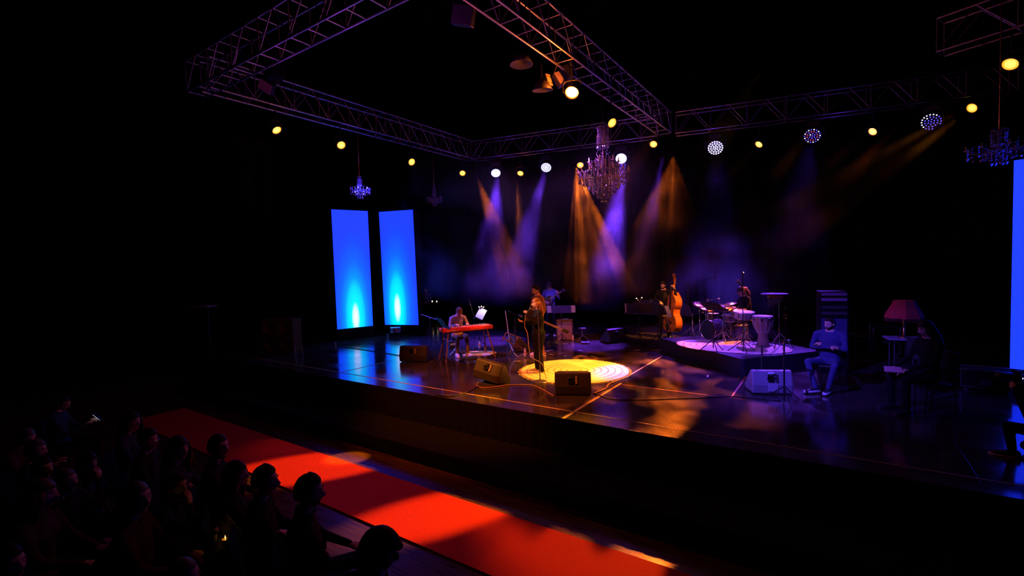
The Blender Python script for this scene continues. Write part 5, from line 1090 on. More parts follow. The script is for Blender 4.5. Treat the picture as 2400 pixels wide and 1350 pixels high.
# drummer
dl = AT(1751, 13.35, RZ_ + 0.02, 800); drz_ = face(-0.80, -0.62)
J = dict(SIT); J.update(che=(0, -.02, .86), nk=(0, -.08, 1.09), hd=(0, -.14, 1.215), shL=(.18, -.05, 1.02), shR=(-.18, -.05, 1.02), elL=(.26, -.16, .80), elR=(-.26, -.16, .80), wrL=(.18, -.40, .82), wrR=(-.16, -.42, .84), pitch=RAD(18), handL=(V((0, -1, .1)), V((-.3, 0, -1)), .9), handR=(V((0, -1, .1)), V((.3, 0, -1)), .9))
person('drummer in black with cap and curly ponytail behind the kit', dl, drz_, J, mats6(BLKSHIRT, cloth('grey_trousers', (0.09, 0.08, 0.12)), BLKSHOE, hair=HAIRB), 'body_drummer', ('bun', HAIRB), scale=ZAT(dl, 682) / 1.22 - (RZ_ + 0.02) / 1.22, cap=mat('black_cap', (0.015, 0.012, 0.012), 0.6), female=True)
stool('drum throne under the drummer', dl, RZ_ + 0.02, 0.47)
for i, (a, b) in enumerate((((.18, -.44, .84), (.02, -.8, .92)), ((-.16, -.46, .86), (-.2, -.84, .90)))):
    s_ = ZAT(dl, 682) / 1.22 - (RZ_ + 0.02) / 1.22; a, b = W(dl, drz_, s_, a), W(dl, drz_, s_, b)
    o = MB().tube([(0, 0, 0), tuple((b - a) * 0.9), tuple(b - a)], [0.008, 0.007, 0.004], 6).build('drumstick', mat('pale_maple', (0.6, 0.42, 0.22), 0.5)); o.location = a; tag(o, ('drumstick in the drummer\'s near hand', 'drumstick in the drummer\'s far hand')[i], 'drumstick')
# djembe
jl = P(1788, 812, RZ_ + 0.02); t = thing('djembe', 'tall goblet djembe with rope lacing at the riser edge', 'drum', (jl.x, jl.y, RZ_ + 0.02)); jh = ZAT(jl, 740) - RZ_ - 0.02; k = jh / 0.62
MB().lathe([(0.115 * k, 0), (0.12 * k, 0.01), (0.10 * k, 0.12 * k), (0.085 * k, 0.24 * k), (0.09 * k, 0.27 * k), (0.14 * k, 0.35 * k), (0.18 * k, 0.46 * k), (0.19 * k, 0.56 * k), (0.18 * k, 0.61 * k)], 28).build('shell', mat('djembe_wood', (0.35, 0.22, 0.16), 0.45), t, True)
MB().lathe([(0, 0.622 * k), (0.18 * k, 0.62 * k), (0.19 * k, 0.60 * k)], 28).build('skin_head', SKINH, t, True)
MB().lathe([(0.2 * k, 0.575 * k), (0.205 * k, 0.585 * k), (0.2 * k, 0.595 * k), (0.19 * k, 0.585 * k)], 28).build('ring', CHROME, t, True)
for i in range(24):
    a = 2 * PI * i / 24; b = a + 2 * PI / 48 * (1 if i % 2 else -1); MB().tube([(0.197 * k * math.cos(a), 0.197 * k * math.sin(a), 0.58 * k), (0.182 * k * math.cos(b), 0.182 * k * math.sin(b), 0.44 * k), (0.10 * k * math.cos(a), 0.10 * k * math.sin(a), 0.275 * k)], 0.004, 5).build('lacing_rope', PAPER, t)
for i in range(8):
    a = 2 * PI * i / 8; MB().box((0.203 * k * math.cos(a), 0.203 * k * math.sin(a), 0.56 * k), (0.02, 0.02, 0.06), rz=a).build('lug', CHROME, t)
t = thing('djembe_stand', 'chrome ring stand holding the djembe', 'stand', (jl.x, jl.y, RZ_ + 0.02)); MB().lathe([(0.155, 0.02), (0.165, 0.03), (0.155, 0.04), (0.15, 0.03)], 24).build('ring', CHROME, t, True)
for i in range(3): a = 2 * PI * i / 3 + .7; bar('leg', (0.155 * math.cos(a), 0.155 * math.sin(a), 0.03), (0.25 * math.cos(a), 0.25 * math.sin(a), 0.01), 0.01, CHROME, t)
# large shallow drum on its stand
hl = AT(1744, 12.3, 0, 815); hz2 = ZAT(hl, 731)
drum('wide shallow hand drum on a stand in front of the drummer', (hl.x, hl.y, hz2 - 0.14), 0.23, 0.14, (0.05, -0.08, 1), 10, stand_to=RZ_ + 0.02, shell=mat('pale_shell', (0.45, 0.38, 0.45), 0.35))
# microphone stands at the riser
bl = AT(1614, 14.0, 0, 770); za, zb = ZAT(bl, 666), ZAT(bl, 652)
a_ = AT(1601, 14.0, za, 666); b_ = AT(1676, 14.0, ZAT(bl, 650), 650)
boom_stand('tall boom stand behind the left end of the drum kit', bl, 0.0, za, a_, b_, tip=(0, 0, -1))
bl = P(1742, 826, RZ_ + 0.02); za = ZAT(bl, 680)
boom_stand('boom stand with bright tilted arm crossing the drummer\'s head', bl, RZ_ + 0.02, za, PY(1753, 695, bl.y), PY(1731, 660, bl.y), arm_m=CHROME, tip=(-0.4, 0, 0.6))
for i, (px, py, y, top) in enumerate(((1624, 795, 13.0, 737), (1695, 805, 12.4, 738), (1660, 800, 12.9, 705), (1748, 806, 12.6, 760))):
    p = AT(px, y, RZ_ + 0.02, py); boom_stand(('short microphone stand at the left corner of the kit', 'thin chrome stand in front of the snare', 'microphone stand with small heads behind the black desk', 'low chrome stand by the djembe')[i], p, RZ_ + 0.02, max(0.4, ZAT(p, top) - RZ_), (p.x - 0.05, p.y, ZAT(p, top) - 0.02), (p.x + 0.22, p.y + 0.1, ZAT(p, top) + 0.04), m=CHROME)
# percussion table and chimes at the right
pl = P(1827, 814, RZ_ + 0.02); pz = ZAT(pl, 690)
t = thing('percussion_table', 'small round padded percussion table on a chrome stand', 'table', (pl.x, pl.y, RZ_ + 0.02)); h = pz - RZ_ - 0.02
MB().lathe([(0.0, h), (0.27, h), (0.275, h + 0.012), (0.26, h + 0.022), (0.0, h + 0.022)], 30, (-0.10, 0, 0)).build('table_top', mat('felt_top', (0.35, 0.3, 0.4), 0.8), t, True); bar('pole', (0, 0, 0.03), (0, 0, h), 0.013, CHROME, t)
for i in range(3): a = 2 * PI * i / 3 + .2; bar('leg', (0, 0, 0.34), (0.27 * math.cos(a), 0.27 * math.sin(a), 0.01), 0.010, CHROME, t); MB().lathe([(0.02, 0), (0.018, 0.04)], 8, (0, 0, h * (0.3 + 0.2 * i))).build('clamp', CHROME, t)
t = thing('bar_chimes', 'row of hanging bar chimes below the percussion table', 'chimes', (pl.x, pl.y, pz - 0.06), RAD(30)); MB().box((-0.1, -0.03, 0), (0.34, 0.03, 0.03)).build('wooden_bar', mat('honey_wood', (0.7, 0.45, 0.15), 0.4), t, bevel=0.004)
for i in range(20): x = -0.26 + i * 0.016; bar('chime', (x, -0.03, -0.03), (x, -0.03, -0.03 - 0.20 + 0.007 * i), 0.0045, CHROME, t, 6)
t = thing('woodblock', 'yellow woodblock under the edge of the percussion table', 'woodblock', (pl.x - 0.1, pl.y - 0.13, pz - 0.035), RAD(30)); MB().box((0, 0, 0), (0.24, 0.05, 0.035)).build('block', mat('honey_wood', (0.7, 0.45, 0.15), 0.4), t, bevel=0.005)
t = thing('hand_bells', 'small round bell ring on a thin stand right of the chimes', 'bell', AT(1841, 13.0, RZ_, 800)); zz = ZAT(AT(1841, 13.0), 742) - RZ_; bar('pole', (0, 0, 0), (0, 0, zz + 0.2), 0.006, BLACK, t); MB().tube([(0.04 * math.cos(a), 0, zz + 0.04 * math.sin(a)) for a in [0.4 + i * 0.5 for i in range(12)]], 0.006, 6).build('ring', CHROME, t); MB().ball((0, 0, zz + 0.2), 0.014, 8).build('tip', CHROME, t)
bar('leg', (0, 0, 0.1), (0.12, 0, 0.02), 0.006, BLACK, t)
for i, px in enumerate((1806, 1813)):
    p = AT(px, 12.9, RZ_ + 0.02, 800); boom_stand(('dark thin stand left of the percussion table', 'dark thin stand behind the percussion table pole')[i], p, RZ_ + 0.02, ZAT(p, 720) - RZ_, None, None)

# ------------------------------------------------ right side
ml = P(1838, 942); za = ZAT(ml, 804)
boom_stand('black microphone stand in front of the pale floor monitor', ml, 0, za, (ml.x - 0.12, ml.y + 0.1, za + 0.02), (ml.x + 0.06, ml.y - 0.03, za + 0.05), r=0.014)
cl = AT(1786, 9.75, 0, 868); ct = ZAT(cl, 808)
t = thing('clarinet', 'black clarinet with bright keys upright behind the pale monitor', 'clarinet', cl, 0); MB().lathe([(0.035, 0.16), (0.018, 0.22), (0.014, 0.3), (0.014, ct - 0.05), (0.008, ct)], 12).build('tube', BLACK, t, True)
for i in range(14): MB().ball((-0.012 + 0.008 * (i % 3), -0.016, 0.26 + i * 0.03), (0.007, 0.004, 0.010), 6).build('key', CHROME, t)
t = thing('clarinet_stand', 'small tripod peg holding the clarinet', 'stand', cl, 0); bar('peg', (0, 0, 0), (0, 0, 0.2), 0.012, BLACK, t)
for i in range(3): a = 2 * PI * i / 3; bar('leg', (0, 0, 0.05), (0.12 * math.cos(a), 0.12 * math.sin(a), 0.006), 0.006, BLACK, t)
# technician
tl = V((-0.03, 10.10, 0)); trz = RAD(-16)
J = dict(SIT); J.update(pel=(0, .02, .57), che=(0, .06, .88), nk=(0, .05, 1.10), hd=(.0, .02, 1.24), shL=(.22, .03, 1.04), shR=(-.22, .03, 1.04), elL=(.27, -.07, .80), elR=(-.27, -.07, .80), wrL=(-.06, -.17, .88), wrR=(.06, -.21, .84), yaw=RAD(-24), pitch=RAD(4),
    handL=(V((-1, .1, .1)), V((0, .3, -.6)), .4, 1), handR=(V((1, .1, .1)), V((0, .3, -.6)), .4, -1), knL=(.2, -.40, .55), knR=(-.24, -.38, .56), anL=(.08, -.34, .105), anR=(-.10, -.44, .105), toeL=(.0, -1, 0), toeR=(-.6, -.8, 0), sole=.034)
TECH_SHOE = mat('black_sneaker', (0.03, 0.03, 0.05), 0.3)
person('technician with beard sitting with folded arms in jeans and white soled shoes', tl, trz, J, mats6(NAVY, JEANS, TECH_SHOE), 'body_tech', ('crop', HAIRD), scale=0.955, beard=True, bulk=1.12)
def chair(label, loc, rz, m=BLACK, group=None, s=1.0, sm=None):
    t = thing('chair', label, 'chair', loc, rz, group)
    MB().box((0, 0.02, .445), (.44, .42, .045)).build('seat', sm or m, t, bevel=0.015)
    MB().box((0, .235, .75), (.42, .035, .38), rx=RAD(-8)).build('backrest', sm or m, t, bevel=0.012)
    for x in (-.2, .2): bar('leg', (x, -.16, .43), (x * 1.05, -.18, 0), .012, m, t, 6); bar('leg', (x, .2, .8), (x * 1.05, .24, 0), .012, m, t, 6)
    return t
chair('black chair under the technician', tl, trz)
rk = AT(1955, 11.6, 0, 840); rh = ZAT(rk, 684); t = thing('equipment_rack', 'tall dark equipment rack with pale strips behind the technician', 'rack', rk, RAD(8))
MB().box((0, 0.3, rh / 2), (0.50, 0.55, rh)).build('housing', MATTE, t, bevel=0.01)
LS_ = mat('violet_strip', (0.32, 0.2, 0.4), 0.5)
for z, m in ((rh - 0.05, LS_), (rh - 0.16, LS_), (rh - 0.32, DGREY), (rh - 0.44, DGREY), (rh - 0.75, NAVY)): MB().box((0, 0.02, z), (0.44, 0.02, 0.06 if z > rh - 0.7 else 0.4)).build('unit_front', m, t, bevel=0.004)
# standard lamp, table, cases
tb = V((1.12, 11.35, 0)); t = thing('side_table', 'slim metal side table carrying the red shaded lamp', 'table', tb, RAD(10)); th_ = ZAT(tb, 793)
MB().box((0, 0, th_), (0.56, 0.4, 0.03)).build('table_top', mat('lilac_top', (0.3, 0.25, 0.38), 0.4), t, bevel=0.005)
for x in (-.18, .18):
    for y in (-.15, .15): bar('leg', (x, y, th_), (x, y, 0), 0.012, DGREY, t)
lz = ZAT(tb, 745); ltz = ZAT(tb, 703); t = thing('table_lamp', 'unlit lamp with flared red fabric shade', 'lamp', (tb.x, tb.y, th_ + 0.015))
MB().lathe([(0.09, 0), (0.09, 0.012), (0.02, 0.03), (0.018, lz - th_ - 0.1), (0.03, lz - th_ - 0.05), (0.008, ltz - th_ - 0.06)], 14).build('base', GOLDM, t, True)
sh_ = [(0.145, 0), (0.16, 0.0), (0.20, 0.10), (0.285, 0.27), (0.295, 0.33), (0.285, 0.33), (0.27, 0.26), (0.19, 0.10)]
o = MB().lathe([(r_, ltz - th_ - 0.02 - z_) for r_, z_ in sh_], 8).build('lamp_shade', mat('red_shade_fabric', (0.55, 0.05, 0.06), 0.8), t)
fr_ = MB()
for i in range(90): a = 2 * PI * i / 90; fr_.tube([(0.28 * math.cos(a), 0.28 * math.sin(a), ltz - th_ - 0.34), (0.28 * math.cos(a), 0.28 * math.sin(a), ltz - th_ - 0.41)], 0.005, 4)
fr_.build('fringe', mat('dark_red_fringe', (0.12, 0.01, 0.02), 0.9), t)['kind'] = 'stuff'
def flight_case(label, loc, rz, w, d, h):
    t = thing('flight_case', label, 'case', loc, rz, 'flight cases around the stage'); MB().box((0, 0, h / 2 + 0.08), (w, d, h)).build('panel_box', MATTE, t)
    for x in (-1, 1):
        for y in (-1, 1): bar('corner_edge', (x * w / 2, y * d / 2, 0.08), (x * w / 2, y * d / 2, h + 0.08), 0.014, CHROME, t); MB().lathe([(0.03, 0), (0.035, 0.03), (0.03, 0.07)], 10, (x * (w / 2 - .06), y * (d / 2 - .06), 0)).build('caster', DGREY, t)
    for z in (0.08, h + 0.08):
        for y in (-1, 1): bar('edge_trim', (-w / 2, y * d / 2, z), (w / 2, y * d / 2, z), 0.014, CHROME, t)
    MB().box((0, -d / 2 - 0.006, h * 0.6), (0.14, 0.012, 0.1)).build('latch', CHROME, t)
flight_case('flight case with metal edges behind the red shaded lamp', (1.05, 14.2, 0), RAD(5), 0.5, 0.5, 0.62)
flight_case('long low flight case right of the drum riser', (0.2, 14.0, 0), RAD(0), 1.1, 0.5, 0.4)
chair('dark folding chair in shadow beside the slim table', (1.15, 10.4, 0), RAD(-30))
# person far right
pr_ = V((1.2, 9.3, 0)); J = dict(SIT); J.update(pitch=RAD(10), wrL=(.10, -.36, .66), wrR=(-.12, -.38, .66))
person('barely visible person in black seated at the far right of the stage', pr_, face(-0.85, -0.5), J, mats6(BLKSHIRT, BLKTR, sole=BLKSHOE), 'body_right', ('long', HAIRD), scale=1.02, female=True)
chair('dark chair under the person at the far right of the stage', pr_, face(-0.85, -0.5))
o = MB().box((0, 0, 0), (0.21, 0.15, 0.012), rx=RAD(20)).build('booklet', mat('pink_page', (0.6, 0.35, 0.4), 0.7)); o.location = W(pr_, face(-0.85, -0.5), 1.0, (0, -.50, .66)); tag(o, 'small booklet on the lap of the person at the far right', 'booklet')
flight_case('low flight case by the foot of the plain blue screen', (2.2, 11.2, 0), RAD(-10), 0.6, 0.4, 0.3)
# photographer in the hall
ph = V((2.05, 7.72, 0)); prz_ = face(-0.85, 0.3)
J = dict(pel=(0, .10, .36), che=(0, .04, .66), nk=(0, .0, .89), hd=(0, -.06, 1.02), shL=(.19, .0, .82), shR=(-.19, .0, .82), elL=(.27, -.16, .58), elR=(-.30, -.18, .56), wrL=(.07, -.30, .86), wrR=(-.09, -.28, .88), handL=(V((-.4, -.3, .7)), V((-.4, 0, .3)), .8), handR=(V((.4, -.3, .7)), V((.4, 0, .3)), .8),
    hiL=(.09, .06, .34), hiR=(-.09, .06, .34), knL=(.17, -.34, .40), knR=(-.17, -.22, .09), anL=(.17, -.30, .087), anR=(-.15, .22, .087))
person('photographer crouching with raised camera at the right edge of the picture', ph, prz_, J, mats6(BLKSHIRT, BLKTR), 'body_photo', ('short', HAIRD), scale=.92, bulk=1.15)
t = thing('camera', 'black camera with lens held up by the photographer', 'camera', W(ph, prz_, .92, (0, -.28, .99)), prz_); MB().box((0, 0, 0), (.15, .07, .1)).box((0, 0, .065), (.06, .06, .04)).build('camera_body', BLACK, t, bevel=0.008); MB().lathe([(.035, 0), (.038, .1), (.042, .16), (.036, .16)], 18, (0, -.03, 0), axis=(0, -1, 0)).build('lens', BLACK, t, True); MB().box((0, .037, 0), (.03, .004, .012)).build('rear_screen', LEDW, t)
# ------------------------------------------------ left side
def pa_box(label, loc, rz, z, w=0.5, h=0.5):
    t = thing('speaker_box', label, 'speaker', (loc[0], loc[1], z), rz, 'speaker boxes at the left of the stage')
    MB().box((0, 0.25, h / 2), (w, 0.5, h)).build('cabinet', mat('brown_cabinet', (0.10, 0.045, 0.02), 0.9, spec=0.03), t, bevel=0.012)
    MB().lathe([(0.20, 0.0), (0.205, 0.012), (0.19, 0.012), (0.12, -0.04), (0.05, -0.06), (0.0, -0.05)], 24, (0, -0.004, h / 2), axis=(0, -1, 0)).build('speaker_cone', mat('cone_paper', (0.12, 0.03, 0.02), 0.6), t, True)
    MB().box((-w / 2 + 0.03, -0.005, h * 0.45), (0.02, 0.012, 0.07)).build('handle_plate', mat('pale_plate2', (0.8, 0.6, 0.4), 0.4), t)
s0 = AT(634, 7.5, 0, 830); s1 = AT(670, 7.75, 0, 830)
for k, (p, nm) in enumerate(((s0, 'left'), (s1, 'right'))):
    pa_box('lower speaker box in the %s stack left of the stage' % nm, p, RAD(30), 0.0); pa_box('upper speaker box in the %s stack left of the stage' % nm, p, RAD(30), 0.50)
bn = AT(706, 7.75, 0, 820); t = thing('low_rail', 'bent pipe rail beside the speaker stacks', 'rail', bn, RAD(20)); MB().tube([(-0.2, 0, 0), (-0.2, 0, 0.26), (0.02, 0, 0.28), (0.03, 0, 0)], 0.014, 8).build('pipe', mat('rose_pipe', (0.5, 0.3, 0.35), 0.4), t); MB().box((0.03, 0, .02), (.08, .08, .04)).build('foot', DGREY, t)
dr = P(926, 787, -0.06); dl2 = V((-12.9, 11.5, 0)); dz0 = ZAT(dl2, 772)
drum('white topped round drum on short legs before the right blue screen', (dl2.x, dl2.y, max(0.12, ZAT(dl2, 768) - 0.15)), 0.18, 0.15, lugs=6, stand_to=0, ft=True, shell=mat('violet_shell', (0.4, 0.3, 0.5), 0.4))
for i, px in enumerate((786, 909)):
    b = P(px, 812 if i == 0 else 792); t = tag(MB().box((0, 0, 0.06), (0.05, 0.05, 0.12)).box((0, 0, .125), (.08, .06, .012)).build('floor_bracket', mat('bracket_metal', (.5, .5, .5), .4, metal=.7)), ('metal bracket at the stage edge below the left blue screen', 'metal bracket at the stage edge below the gap between the blue screens')[i], 'bracket'); t.location = b
bp_ = AT(1002, 17.2, 0, 760); J = dict(SIT); person('dim blue lit person seated far back between screen and keyboard', bp_, RAD(20), J, mats6(BLUESH, BLKTR), 'body_far', ('short', HAIRD), scale=1.05); chair('chair under the dim blue lit person at the back', bp_, RAD(20))
tb2 = AT(1020, 16.9, 0, 760); t = thing('side_table', 'small dark table with tiny lights by the dim blue lit person', 'table', tb2); MB().box((0, 0, .72), (.5, .4, .03)).build('table_top', MATTE, t)
for x in (-.2, .2):
    for y in (-.15, .15): bar('leg', (x, y, .72), (x, y, 0), .015, MATTE, t)
for i, x in enumerate((-.14, .16)): o = tag(MB().lathe([(.02, 0), (.025, .06), (.0, .07)], 8).build('table_light', LITEM), ('tiny light on the far table, nearer the screen', 'tiny light on the far table, nearer the keyboard')[i], 'light'); o.location = (tb2.x + x, tb2.y, .735)
# line array and dark table far left
def array(label, px, py0, n, x, y):
    p = AT(px, y, 0, py0); top = ZAT(p, py0); t = thing('line_array', label, 'speaker', (p.x, p.y, top), RAD(35), 'hung speaker arrays at the left')
    for i in range(n): MB().box((0.0, -0.03 * i * i / n * 0.6, -0.3 * i - 0.15), (0.5, 0.4, 0.28), rx=RAD(-2.5 * i)).build('array_box', MATTE, t, bevel=0.02)
    MB().tube([(-.2, 0, .0), (-.1, 0, .07), (.1, 0, .07), (.2, 0, .0)], .025, 8).build('lifting_bar', mat('bumper_red', (.35, .05, .03), .5), t)
    bar('chain', (0, 0, .05), (0, 0, 12 - top), .012, BLACK, t)
array('hung speaker array, the left of the two', 563, 330, 8, 0, 8.3); array('hung speaker array, the right of the two', 606, 338, 8, 0, 9.0)
tl2 = AT(478, 6.6, FZ, 760); t = thing('tall_table', 'tall table with violet lit top at the far left', 'table', tl2, RAD(30)); h = ZAT(tl2, 718) - FZ
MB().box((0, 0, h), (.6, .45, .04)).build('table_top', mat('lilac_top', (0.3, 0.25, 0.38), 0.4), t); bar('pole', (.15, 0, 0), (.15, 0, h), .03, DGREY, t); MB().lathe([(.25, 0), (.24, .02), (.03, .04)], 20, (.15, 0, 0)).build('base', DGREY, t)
# ---------------------------------------------------------------- audience
A1 = dict(SIT); A2 = dict(SIT); A2.update(wrL=(.16, -.34, .66), wrR=(-.16, -.36, .66), pitch=RAD(-4)); A3 = dict(SIT); A3.update(elR=(-.22, -.24, .80), wrR=(-.06, -.16, 1.06), handR=(V((.1, .1, 1)), V((.3, 1, .1)), .6), hd=(0, -.04, 1.23), yaw=RAD(-8))
A4 = dict(SIT); A4.update(hd=(0, -.07, 1.22), pitch=RAD(22), wrL=(.06, -.36, .86), wrR=(-.08, -.36, .84), elL=(.22, -.14, .74), elR=(-.22, -.14, .74))
A5 = dict(SIT); A5.update(yaw=RAD(22)); A6 = dict(SIT); A6.update(yaw=RAD(-14), pitch=RAD(-3))
DKS = [cloth('audience_top_black', (.012, .012, .014)), cloth('audience_top_navy', (.03, .035, .07)), cloth('audience_top_wine', (.08, .02, .02))]
aud = [  # px, py of head, pose, hair, hair material, female, beard, facing degrees, label, height scale
 (725, 1152, A1, 'short', HAIRD, 0, 1, 122, 'man with cropped dark hair and beard, nearest the bright carpet', 1.12, 0),
 (622, 1128, A2, 'short', HAIRD, 0, 0, 118, 'man with swept up grey hair left of the cropped haired man', 1.10, 0),
 (512, 1048, A6, 'crop', HAIRD, 0, 1, 116, 'bald headed man with short beard in profile on the red carpet', 1.12, 0),
 (553, 1112, A2, 'long', HAIRD, 1, 0, 122, 'woman with straight dark hair between the bald man and the swept haired man', 1.03, 0),
 (418, 1052, A6, 'long', HAIRD, 1, 0, 112, 'long haired woman whose face catches red light, left of the bald man', 1.08, 1),
 (348, 1032, A1, 'short', HAIRD, 0, 0, 110, 'person with glasses and curly hair at the carpet edge', 1.05, 0),
 (308, 988, A2, 'long', HAIRD, 1, 0, 110, 'woman with long hair and red lit face, highest of the front row', 1.06, 1),
 (148, 945, A4, 'balding', HAIRD, 0, 0, 118, 'man at the far left looking down at a glowing phone', 1.0, 1),
 (412, 1140, A3, 'short', HAIRD, 0, 1, 116, 'man resting his chin on his hand behind the front row', 1.0, 1),
 (322, 1168, A6, 'crop', HAIRG, 0, 0, 114, 'man with high forehead in the second row, arm on the chair', 1.12, 2),
 (155, 1128, A2, 'balding', HAIRG, 0, 0, 112, 'grey haired man in the third row looking up', 1.0, 0),
 (100, 1098, A1, 'short', HAIRD, 0, 0, 112, 'small figure with round face at the left, below the lowered heads', .96, 1),
 (85, 1056, A5, 'short', HAIRG, 0, 0, 108, 'person at the far left with faintly lit cheek', .98, 0),
 (62, 1025, A4, 'crop', HAIRG, 0, 0, 106, 'person at the far left leaning back, topmost of the left cluster', 1.0, 2),
 (205, 1085, A3, 'long', HAIRD, 1, 0, 112, 'woman in shadow with hand near her face, centre left', .98, 1),
 (95, 1160, A5, 'long', mat('deep_brown_hair', (.10, .04, .015), .5), 1, 0, 114, 'brown haired woman in the third row, faint orange face', 1.1, 2),
 (892, 1296, A1, 'big', HAIRD, 1, 0, 125, 'person with big round hair low against the carpet', 1.02, 0),
 (22, 1322, A2, 'short', HAIRD, 0, 0, 110, 'person in the bottom left corner', 1.0, 0),
 (432, 1352, A6, 'crop', HAIRG, 0, 0, 118, 'balding person at the bottom edge, bluish shoulder', 1.0, 1),
]
for i, (px, py, J0, hs, hm, fe, be, deg, lb, sc, cs) in enumerate(aud):
    J = dict(J0); J['yaw'] = J.get('yaw', 0) - RAD(24); deg += 30
    hz = FZ + J['hd'][2] * sc; hp = P(px, py, hz); rz = RAD(deg)
    off = Matrix.Rotation(rz, 3, 'Z') @ V((J['hd'][0] * sc, J['hd'][1] * sc, 0)); loc = V((hp.x - off.x, hp.y - off.y, FZ))
    key = 'aud_%s%d%d%d' % ([k for k, v in globals().items() if v is J0 and k.startswith('A') and len(k) == 2][0], fe, be, cs)
    person(lb, loc, rz, J, mats6(DKS[cs], BLKTR), key, (hs, hm), scale=sc, hseed=i, female=bool(fe), beard=bool(be), voxel=.022, group='seated audience at the tables', bulk=1.05)
    chair(' '.join(('chair under the ' + lb.split(',')[0]).split()[:15]), loc, rz, MATTE, 'audience chairs')
    if i == 7:
        q = W(loc, rz, sc, (-.01, -.50, .93)); t = thing('phone', 'glowing phone held by the man at the far left', 'phone', q, (RAD(-35), 0, rz)); MB().box((0, 0, 0), (.075, .009, .15)).build('case', BLACK, t, bevel=.003); MB().box((0, .006, 0), (.07, .004, .14)).build('screen', mat('phone_screen', (.5, .5, .5), .3, emit=(.7, .75, .9), estr=.9, var=0), t)
        t.rotation_euler = (RAD(-40), RAD(0), rz)
    if i == 5:
        tag(o := MB().tube([(-.07, 0, 0), (-.065, -.09, .005), (-.01, -.112, 0), (.01, -.112, 0), (.065, -.09, .005), (.07, 0, 0)], .004, 5).build('glasses', CHROME), 'thin glasses on the curly haired person', 'glasses'); o.location = hp; o.rotation_euler = (0, 0, rz)
# tables with drinks
def table(label, loc, r=.20, h=.74):
    t = thing('round_table', label, 'table', (loc[0], loc[1], FZ), 0, 'small round audience tables'); MB().lathe([(0, h - .03), (r, h - .03), (r, h), (0, h)], 30).build('table_top', MATTE, t); bar('pole', (0, 0, .02), (0, 0, h - .02), .03, MATTE, t); MB().lathe([(.16, 0), (.15, .02), (.03, .04)], 20).build('base', MATTE, t)
g = P(499, 1272, FZ + .74); table('small black table holding the amber drink glass', (g.x, g.y)); 
WH = mat('amber_drink', (.8, .35, .05), .15, emit=(1, .35, .05), estr=.0, var=0)
def tumbler(label, loc, z):
    t = thing('drink_glass', label, 'glass', (loc[0], loc[1], z)); gm = mat('clear_glass', (.9, .9, .9), .05, spec=.8, var=0); gm.node_tree.nodes['Principled BSDF'].inputs['Transmission Weight'].default_value = .9
    MB().lathe([(0, 0), (.036, 0), (.04, .09), (.037, .09), (.033, .012), (0, .012)], 20).build('tumbler', gm, t, True); MB().lathe([(0, .014), (.032, .014), (.035, .055), (0, .055)], 16).build('drink', WH, t, True)
tumbler('short tumbler with amber drink catching the light on the audience table', g, FZ + .74)
point_light('candle_light', g + V((.0, .12, .06)), (1, .4, .08), .5)
CL = mat('candle_flame', (1, .6, .2), .3, emit=(1, .45, .1), estr=6, var=0)
t = thing('tea_light', 'small candle in a holder behind the drink glass', 'candle', (g.x + .09, g.y + .07, FZ + .74)); MB().lathe([(0, 0), (.025, 0), (.028, .03), (0, .03)], 14).build('holder', GOLDM, t); MB().lathe([(0, .03), (.006, .04), (0, .065)], 8).build('flame', CL, t)
g2 = P(250, 1215, FZ + .74); table('small black table among the second row', (g2.x, g2.y)); tumbler('clear tumbler on the second row table', g2, FZ + .74)

# nest small pieces under the part that carries them
bpy.context.view_layer.update()
NEST = {'led_cell': 'lens_plate', 'lens': 'can', 'letter': 'back_panel', 'socket': 'back_panel', 'fret': 'fretboard', 'tuning_peg': 'headstock', 'lug': 'shell', 'tension_rod': 'shell', 'handle': 'handle_recess', 'screw_cover': 'face_plate', 'rubber_foot': 'leg', 'wing_bolt': 'clamp', 'candle': 'arm', 'lamp_head': 'gooseneck', 'drink': 'tumbler', 'basket_arm': 'stand_pole', 'caster': 'panel_box', 'binding': 'body', 'grille_strip': 'cabinet', 'binding': 'body', 'peg_key': 'pegbox', 'sound_hole': 'front_plate', 'bridge': 'front_plate'}
base_ = lambda o: o.name.split('.')[0]
for root in [o for o in bpy.data.objects if o.parent is None and o.type == 'EMPTY']:
    kids = list(root.children)
    for c in kids:
        tgt = 'control_panel' if base_(c) == 'knob' and any(base_(k) == 'control_panel' for k in kids) else NEST.get(base_(c))
        if not tgt: continue
        cand = [k for k in kids if base_(k) == tgt and k is not c]
        if not cand: continue
        def dist(k):
            bb = [k.matrix_local @ V(v) for v in k.bound_box]; cc = sum((c.matrix_local @ V(v) for v in c.bound_box), V()) / 8
            return min((b - cc).length for b in bb)
        k = min(cand, key=dist); c.parent = k; c.matrix_parent_inverse = k.matrix_local.inverted()
# ---------------------------------------------------------------- haze
hm = bpy.data.materials.new('stage_haze'); hm.use_nodes = True; nt = hm.node_tree; nt.nodes.clear()
out = nt.nodes.new('ShaderNodeOutputMaterial'); vs_ = nt.nodes.new('ShaderNodeVolumePrincipled'); nt.links.new(vs_.outputs[0], out.inputs['Volume'])
vs_.inputs['Color'].default_value = (0.9, 0.9, 0.9, 1); vs_.inputs['Anisotropy'].default_value = 0.35
tc = nt.nodes.new('ShaderNodeTexCoord'); n1 = nt.nodes.new('ShaderNodeTexNoise'); n1.inputs['Scale'].default_value = 0.55; n1.inputs['Detail'].default_value = 4.0; n1.inputs['Distortion'].default_value = 0.5; n1.inputs['Roughness'].default_value = 0.55
nt.links.new(tc.outputs['Object'], n1.inputs['Vector'])
r1 = ramp(nt, n1.outputs['Fac'], [(0.44, (0.02, 0.02, 0.02)), (0.52, (0.22, 0.22, 0.22)), (0.66, (1, 1, 1))])
